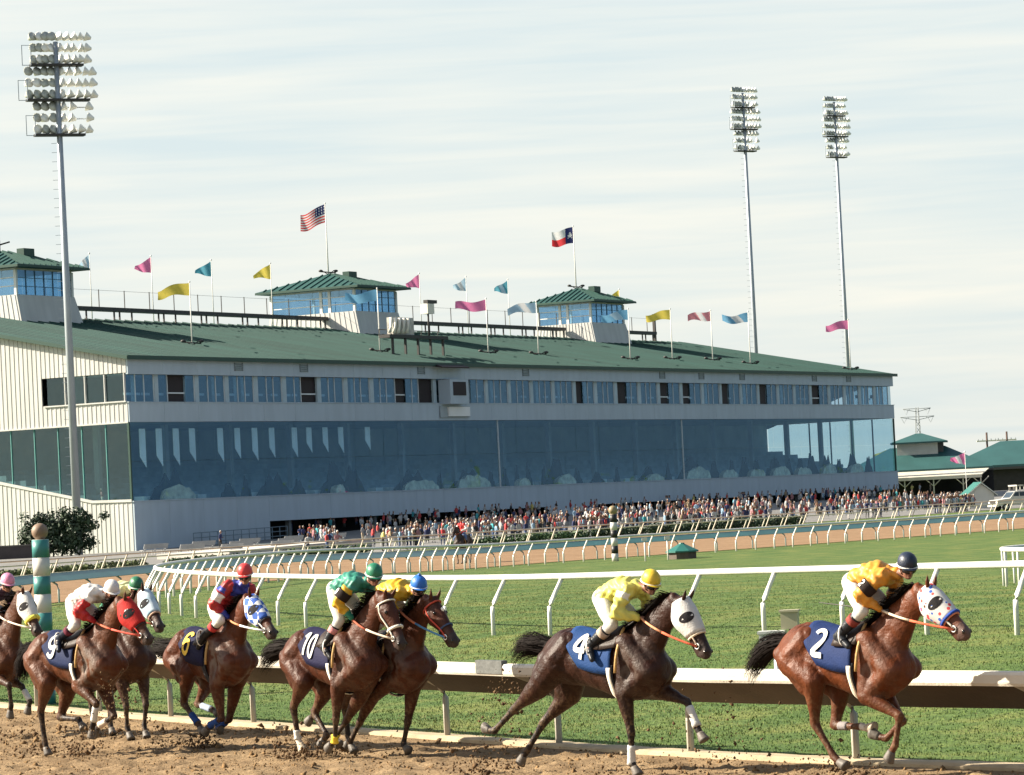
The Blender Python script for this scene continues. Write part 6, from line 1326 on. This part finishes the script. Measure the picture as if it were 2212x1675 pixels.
def star_hood():
    m, t, b = new_mat('star_hood'); co = t.nodes.new('ShaderNodeTexCoord'); v = t.nodes.new('ShaderNodeTexVoronoi'); v.inputs['Scale'].default_value = 17; t.links.new(co.outputs['Object'], v.inputs['Vector'])
    r = t.nodes.new('ShaderNodeValToRGB'); e = r.color_ramp.elements; r.color_ramp.interpolation = 'CONSTANT'; e[0].color = (1, 1, 1, 1); e[1].position = .32; e[1].color = (0, 0, 0, 1); t.links.new(v.outputs['Distance'], r.inputs['Fac'])
    s = t.nodes.new('ShaderNodeSeparateColor'); t.links.new(v.outputs['Color'], s.inputs[0]); r2 = t.nodes.new('ShaderNodeValToRGB'); e = r2.color_ramp.elements; r2.color_ramp.interpolation = 'CONSTANT'; e[0].color = (.60, .05, .05, 1); e[1].position = .5; e[1].color = (.03, .10, .42, 1); t.links.new(s.outputs[0], r2.inputs['Fac'])
    mx = t.nodes.new('ShaderNodeMixRGB'); mx.inputs['Color1'].default_value = (.55, .54, .52, 1); t.links.new(r.outputs[0], mx.inputs['Fac']); t.links.new(r2.outputs[0], mx.inputs['Color2']); t.links.new(mx.outputs[0], b.inputs['Base Color']); b.inputs['Roughness'].default_value = .8; return m
def check_hood():
    m, t, b = new_mat('check_hood'); co = t.nodes.new('ShaderNodeTexCoord'); v = t.nodes.new('ShaderNodeTexChecker'); v.inputs['Scale'].default_value = 11; v.inputs['Color1'].default_value = (.03, .10, .40, 1); v.inputs['Color2'].default_value = (.78, .77, .74, 1)
    t.links.new(co.outputs['Object'], v.inputs['Vector']); t.links.new(v.outputs[0], b.inputs['Base Color']); b.inputs['Roughness'].default_value = .8; return m
WHOOD = cmat('whood', (.55, .54, .52)); RHOOD = cmat('rhood', (.42, .025, .022)); BHOOD = M('bhood', (.20, .34, .44), .8, .3, 8, c2=(.70, .76, .78))
# number 2, chestnut
h, tr, P = build_horse('racehorse', HD['H2'], (0.0963, 0.0246, 0.0066), 'leading chestnut racehorse wearing number 2 with star-spotted hood', RG, sweat=0.25, points=(.085, .03, .014), socks={'hF': (.6, .55, .48)}, tail=[(-.16, 0, -.02), (-.32, .02, -.10), (-.48, .04, -.22), (-.56, .05, -.36)], muzzle=(.10, .06, .05))
dress_horse(h, tr, P, '2', girth=(.66, .6, .48), hood_mat=star_hood(), hood_edge=(.02, .06, .30), nose=(.62, .22, .12), nose_r=.014, wraps={'hF': ((.22, .20, .20), .15, .5)}, bridle=(.55, .50, .42))
build_jockey('jockey', HD['H2'], 'jockey in gold jacket and navy cap crouched on the leading chestnut horse', (.60, .255, .03), (.60, .255, .03), W_, (.010, .018, .04), face=(.80, -.45, -.30), boot=(.02, .022, .026), boot_top=(.25, .05, .04), band=(.02, .012, .01), bandtxt='2', whip=((.10, 0, 0), (-.62, -.25, .10)), reins=((.60, .12, .06), (.70, .58, .42)))
# number 4, dark bay
h, tr, P = build_horse('racehorse', HD['H4'], (.025, .0072, .0033), 'dark bay racehorse wearing number 4 and a white blinker hood', RG, sweat=0.25, points=(.014, .010, .010), tail=[(-.16, 0, .03), (-.30, .0, .03), (-.44, .03, -.02), (-.52, .03, -.12)])
dress_horse(h, tr, P, '4', cloth=(.008, .040, .14), girth=(.72, .68, .58), hood_mat=WHOOD, nose=(.70, .58, .44), nose_r=.015, wraps={'fN': (W_, .45, 1.15), 'fF': (W_, .2, 1.0)}, bridle=(.5, .4, .3))
build_jockey('jockey', HD['H4'], 'jockey in bright yellow jacket and yellow cap on the dark bay horse', (.60, .56, .12), (.60, .56, .12), W_, (.60, .42, .03), face=(.88, -.30, -.38), boot=(.02, .016, .016), boot_top=(.42, .33, .26), seam=(.75, .73, .6), whip=((.02, 0, 0), (-.55, -.12, -.30)), reins=((.60, .13, .06), (.66, .30, .16)))
# number 10, bay
h, tr, P = build_horse('racehorse', HD['H10'], (0.0573, 0.0152, 0.0053), 'bay racehorse wearing number 10 with white bridle, running beside the rail horse', RG, sweat=0.3, points=(.03, .018, .014), socks={'hN': (.62, .56, .48)}, tail=[(-.16, 0, -.02), (-.36, .02, -.06), (-.56, .05, -.13), (-.70, .07, -.26)])
dress_horse(h, tr, P, '10', cloth=(.007, .007, .035), girth=(.74, .72, .64), nose=(.72, .68, .58), nose_r=.02, bridle=(.70, .66, .56), wraps={'hN': (W_, .72, 1.0), 'fN': ((.75, .52, .05), .75, 1.05), 'fF': ((.75, .52, .05), .8, 1.05)})
build_jockey('jockey', HD['H10'], 'jockey in green jacket with yellow sleeves and green cap', (.03, .20, .145), (.58, .34, .02), W_, (.015, .17, .09), face=(.88, -.32, -.35), boot=(.015, .015, .017), cuff=(.03, .22, .14), band=(.02, .015, .012), bandtxt='0', boot_top=(.6, .25, .25), reins=((.74, .62, .48), (.36, .09, .05)))
# blue-cap jockey on the rail
h, tr, P = build_horse('racehorse', HD['HB'], (0.0593, 0.0158, 0.0061), 'bay racehorse with small white star and red bridle, half hidden on the rail', RG, sweat=0.5, points=(.03, .02, .016), tail=[(-.18, 0, -.05), (-.38, 0, -.15), (-.5, 0, -.3)])
dress_horse(h, tr, P, None, cloth=(.05, .05, .06), nose=(.05, .08, .16), bridle=(.50, .07, .04), girth=(.5, .45, .4))
MB().sphere(head_pt(P, .30, 0, -.008), (.028, .02, .03), 10, 6).build('white_star', cmat('num80', (.82, .8, .74)), h)
build_jockey('jockey', HD['HB'], 'jockey in yellow with blue cap half hidden behind the green jockey', (.58, .34, .02), (.58, .34, .02), W_, (.02, .14, .50), face=(.85, -.35, -.30), pom=True, reins=((.10, .26, .45), (.60, .20, .10)))
# number 6
h, tr, P = build_horse('racehorse', HD['H6'], (0.0742, 0.0189, 0.0061), 'bay racehorse wearing yellow number 6 and a blue checked hood', RG, sweat=0.65, points=(.045, .022, .016), tail=[(-.14, 0, -.03), (-.36, .02, -.06), (-.58, .05, -.02), (-.75, .08, .06)])
dress_horse(h, tr, P, '6', ncol=(.80, .55, .08), cloth=(.004, .009, .035), hood_mat=check_hood(), cup=(.10, .04, .02), nose=(.05, .05, .06), bridle=(.72, .72, .70), wraps={'fN': ((.02, .06, .22), .3, 1.0), 'fF': ((.02, .06, .22), .3, 1.0), 'hF': ((.30, .36, .46), .3, .95), 'hN': ((.02, .06, .22), .55, 1.0)})
build_jockey('jockey', HD['H6'], 'jockey in red and blue silks with red cap sitting upright', (.34, .022, .024), (.38, .02, .022), W_, (.56, .04, .04), face=(.72, -.62, -.25), boot=(.015, .015, .017), boot_top=(.50, .05, .05), cuff=(.03, .05, .30), seam=(.03, .05, .30), yoke=(.04, .05, .30), band=(.78, .75, .70), reins=((.70, .72, .72), (.60, .25, .12)))
# number 9
h, tr, P = build_horse('racehorse', HD['H9'], (0.0816, 0.0246, 0.0083), 'brown racehorse wearing number 9 and a red blinker hood', RG, sweat=0.75, points=(.018, .013, .012), tail=[(-.12, 0, -.05), (-.24, 0, -.22), (-.28, 0, -.42)])
dress_horse(h, tr, P, '9', cloth=(.006, .014, .055), girth=(.76, .74, .68), hood_mat=RHOOD, blink=(.78, .76, .72), nose=(.05, .03, .03), bridle=(.55, .05, .04), wraps={'fN': (W_, .15, .85), 'fF': ((.66, .55, .45), .5, 1.0)})
build_jockey('jockey', HD['H9'], 'jockey in white jacket with red sleeves and white cap', (.58, .56, .53), (.42, .022, .025), W_, (.58, .57, .55), face=(.88, -.30, -.38), boot=(.012, .016, .03), boot_top=(.12, .02, .04), seam=(.80, .78, .74), goggles=False, whip=((.05, 0, 0), (-.72, -.10, -.38)), reins=((.62, .10, .07), (.62, .14, .08)))
# half hidden behind number 9
h, tr, P = build_horse('racehorse', HD['HG'], (0.0445, 0.0158, 0.0074), 'racehorse with blue and white hood, mostly hidden behind the red-hooded horse', RG, points=(.02, .015, .013))
dress_horse(h, tr, P, None, cloth=(.04, .05, .06), hood_mat=BHOOD, nose=(.6, .4, .3), nose_r=.014)
build_jockey('jockey', HD['HG'], 'jockey with dark green cap mostly hidden behind the white jockey', (.75, .70, .35), (.06, .28, .16), W_, (.015, .13, .06), goggles=False)
# leftmost, cut by the frame
h, tr, P = build_horse('racehorse', HD['HP'], (0.0634, 0.0204, 0.0078), 'leftmost racehorse with white hood and yellow noseband, cut by the frame', RG, points=(.02, .015, .013))
dress_horse(h, tr, P, None, cloth=(.04, .04, .05), hood_mat=WHOOD, nose=(.75, .66, .10), nose_r=.034, bridle=(.70, .62, .52), wraps={'fF': (W_, .3, .95)})
build_jockey('jockey', HD['HP'], 'jockey with pink cap and dark silks at the left frame edge', (.06, .03, .06), (.28, .12, .26), W_, (.66, .24, .38), reins=((.74, .62, .50), (.74, .62, .50)))
# mounted outrider on the main track
import copy
OD = copy.deepcopy(HD['HG']); OD['pos'] = [-3.1, 190.]; OD['yaw'] = R(-112); OD['pitch'] = 0; OD['dz'] = 0
OD['pts'] = dict({'withers': (0.38, 0, 1.6), 'croup': (-0.5, 0, 1.58), 'dock': (-0.86, 0, 1.4), 'poll': (1.02, 0, 2.05), 'nose': (1.42, 0, 1.62), 'chest': (0.86, 0, 1.12), 'stern': (0.66, 0, 0.82), 'hipN': (-0.62, -0.16, 1.2), 'stiN': (-0.4, -0.2, 0.98), 'hocN': (-0.72, -0.15, 0.58), 'fetN': (-0.66, -0.13, 0.22), 'hofN': (-0.56, -0.12, 0.04), 'elbN': (0.46, -0.17, 0.92), 'kneN': (0.5, -0.15, 0.5), 'feoN': (0.49, -0.13, 0.21), 'hoaN': (0.57, -0.12, 0.04), 'hipF': (-0.62, 0.16, 1.2), 'stiF': (-0.4, 0.2, 0.98), 'hocF': (-0.72, 0.15, 0.58), 'fetF': (-0.66, 0.13, 0.22), 'hofF': (-0.56, 0.12, 0.04), 'elbF': (0.46, 0.17, 0.92), 'kneF': (0.5, 0.15, 0.5), 'feoF': (0.49, 0.13, 0.21), 'hoaF': (0.57, 0.12, 0.04)})
h, tr, P = build_horse('outrider_horse', OD, (.035, .025, .02), 'dark pony standing on the main track under the red-vested outrider', None, mane=True, voxel=.02, tail=[(-.08, 0, -.12), (-.12, 0, -.4), (-.10, 0, -.7)])
dress_horse(h, tr, P, None, cloth=(.10, .08, .07))
OD['j'] = {'hip': [.05, -.13, 1.68], 'hipF': [.05, .13, 1.68], 'sh': [.08, -.19, 2.16], 'shF': [.08, .19, 2.16], 'head': [.12, 0, 2.42], 'elb': [.10, -.30, 1.92], 'elbF': [.10, .30, 1.92], 'hand': [.36, -.10, 1.82], 'handF': [.36, .10, 1.82], 'kne': [.36, -.33, 1.42], 'kneF': [.36, .33, 1.42], 'ank': [.24, -.36, 1.02], 'ankF': [.24, .36, 1.02], 'toe': [.40, -.38, .98], 'toeF': [.40, .38, .98]}
build_jockey('outrider', OD, 'outrider in red vest with white sleeves on the dark pony', (.56, .04, .04), (.75, .74, .70), (.10, .16, .30), (.05, .05, .05), face=(.95, 0, -.1), group=None, goggles=False)

# ------------------------------------------------------------------ grass blades, clods and flying dirt
def fast_mesh(name, V, F, mat, C=None):
    me = bpy.data.meshes.new(name); n = len(V); k = F.shape[1]; f = len(F)
    me.vertices.add(n); me.vertices.foreach_set('co', V.astype(np.float32).ravel())
    me.loops.add(f*k); me.loops.foreach_set('vertex_index', F.astype(np.int32).ravel())
    me.polygons.add(f); me.polygons.foreach_set('loop_start', np.arange(0, f*k, k, dtype=np.int32)); me.update(calc_edges=True); me.validate()
    if C is not None: set_col(me, C)
    me.materials.append(mat); return me
NG = 520000
gp = np.c_[rng.uniform(-19, 25, NG), rng.uniform(27, 150, NG)]
gp = gp[np.abs(gp[:, 0]) < gp[:, 1]*.15+1.5]; gp = gp[rng.random(len(gp)) < np.clip(1.5-gp[:, 1]/90, .12, 1)]; sd_ = sdist(gp)
keep = (sd_ > .37) & (sd_ < 75) & (rng.random(len(gp)) < np.clip(1.1-sd_/38, .0, 1)+.10*np.clip(1-sd_/75, 0, 1)); gp = gp[keep]; gzv = gz(gp)
n = len(gp); patchn = vnoise(gp+50, .22, 9)*.5+vnoise(gp+50, .9, 10)*.3+vnoise(gp+50, 3.3, 12)*.2
Vs = []; Cs = []
base_c = np.stack([np.interp(patchn, [.28, .5, .68], [.060, .088, .140]), np.interp(patchn, [.28, .5, .68], [.112, .136, .156]), np.interp(patchn, [.28, .5, .68], [.026, .032, .046])], 1)
B = 3; az = rng.uniform(0, 6.28, (n, B)); hh = rng.uniform(.012, .034, (n, B))*(.7+.6*patchn[:, None]); wd = rng.uniform(.006, .013, (n, B)); ox = rng.normal(0, .035, (n, B, 2)); ln = rng.uniform(.1, .9, (n, B))*hh
c = gp[:, None, :]+ox; zb = np.repeat(gzv[:, None], B, 1)
ca, sa_ = np.cos(az), np.sin(az); la = rng.uniform(0, 6.28, (n, B))
v0 = np.stack([c[..., 0]-ca*wd, c[..., 1]-sa_*wd, zb-.01], -1); v1 = np.stack([c[..., 0]+ca*wd, c[..., 1]+sa_*wd, zb-.01], -1); v2 = np.stack([c[..., 0]+np.cos(la)*ln, c[..., 1]+np.sin(la)*ln, zb+hh], -1)
V = np.stack([v0, v1, v2], 2).reshape(-1, 3); F = np.arange(len(V)).reshape(-1, 3)
cj = base_c[:, None, :]*rng.uniform(.8, 1.25, (n, B, 1)); dry = rng.random((n, B)) < .03+.06*(patchn[:, None] > .62); cj[dry] = (.16, .13, .06); C = np.repeat(cj.reshape(-1, 3), 3, 0)
GRASSB = pmat('grass_blade', (1, 1, 1), .7, .1, 3, attr=True, spec=.2)
o = link('grass', fast_mesh('grass', V, F, GRASSB, C)); tag(o, 'short mown grass blades on the near turf', 'grass', kind='stuff')
# clods
def clods(name, pts, rad, mat, label, cat):
    n = len(pts); octa = np.array([(1, 0, 0), (-1, 0, 0), (0, 1, 0), (0, -1, 0), (0, 0, 1), (0, 0, -1)], float); fo = np.array([(0, 2, 4), (2, 1, 4), (1, 3, 4), (3, 0, 4), (2, 0, 5), (1, 2, 5), (3, 1, 5), (0, 3, 5)])
    V = pts[:, None, :]+octa[None]*rad[:, None, None]*rng.uniform(.5, 1.3, (n, 6, 1))+rng.normal(0, .25, (n, 6, 3))*rad[:, None, None]
    F = (fo[None]+6*np.arange(n)[:, None, None]).reshape(-1, 3)
    o = link(name, fast_mesh(name, V.reshape(-1, 3), F, mat)); return tag(o, label, cat, kind='stuff')
ii = np.where((so > -6.3) & (so < -.05))[0]; pk = rng.choice(ii, 26000, replace=True)
cp_ = np.c_[PP[pk]+rng.normal(0, .03, (len(pk), 2)), z[pk]]; vis = np.abs(cp_[:, 0]) < cp_[:, 1]*.15+1; cp_ = cp_[vis]; rad = rng.gamma(1.6, .0052, len(cp_))+.004
rad[rng.random(len(rad)) < .015] *= 2.2
clods('dirt_clods', cp_, rad, dirt_mat('clod_dirt', (.13, .08, .04), (.26, .165, .08), 5, .5), 'loose clods scattered over the churned dirt track', 'clods')
fly = []; fr = []
for nm, D in HD.items():
    P = D['pts']; cy, sy = math.cos(D['yaw']), math.sin(D['yaw'])
    for k, cnt, low in (('hofN', 120, 0), ('hofF', 90, 0), ('hoaN', 60, 0), ('hoaF', 50, 0)):
        q = P[k]
        if q[2] > .55: continue
        for _ in range(cnt):
            back = rng.gamma(1.5, .28); x_ = q[0]-back; y_ = q[1]+rng.normal(0, .10+.12*back); z_ = abs(rng.normal(.02, .06+.30*min(back, .8)*rng.random()))+.02
            fly.append((D['pos'][0]+cy*x_-sy*y_, D['pos'][1]+sy*x_+cy*y_, z_)); fr.append(.004+rng.gamma(1.5, .0055))
for (nm, x_, y_, z_, cnt, sp) in (('H9', .95, -.1, .85, 170, .16), ('H4', -1.75, .2, .9, 120, .14), ('H4', -1.6, 0, .35, 120, .20), ('H2', -1.9, .1, .35, 90, .2), ('H4', 1.1, .3, .45, 110, .35), ('H10', -.6, -.2, .12, 160, .15), ('H9', .6, -.3, .15, 130, .18), ('H6', -.9, -.3, .1, 120, .16)):
    D = HD[nm]; cy, sy = math.cos(D['yaw']), math.sin(D['yaw'])
    for _ in range(cnt):
        a, b, c_ = x_+rng.normal(0, sp), y_+rng.normal(0, sp), abs(z_+rng.normal(0, sp)); fly.append((D['pos'][0]+cy*a-sy*b, D['pos'][1]+sy*a+cy*b, c_)); fr.append(.004+rng.gamma(1.5, .0045))
clods('flying_dirt', np.array(fly), np.array(fr), dirt_mat('flying_clod', (.07, .042, .025), (.15, .095, .05), 5, .3), 'brown dirt thrown up behind the galloping hooves', 'dirt')
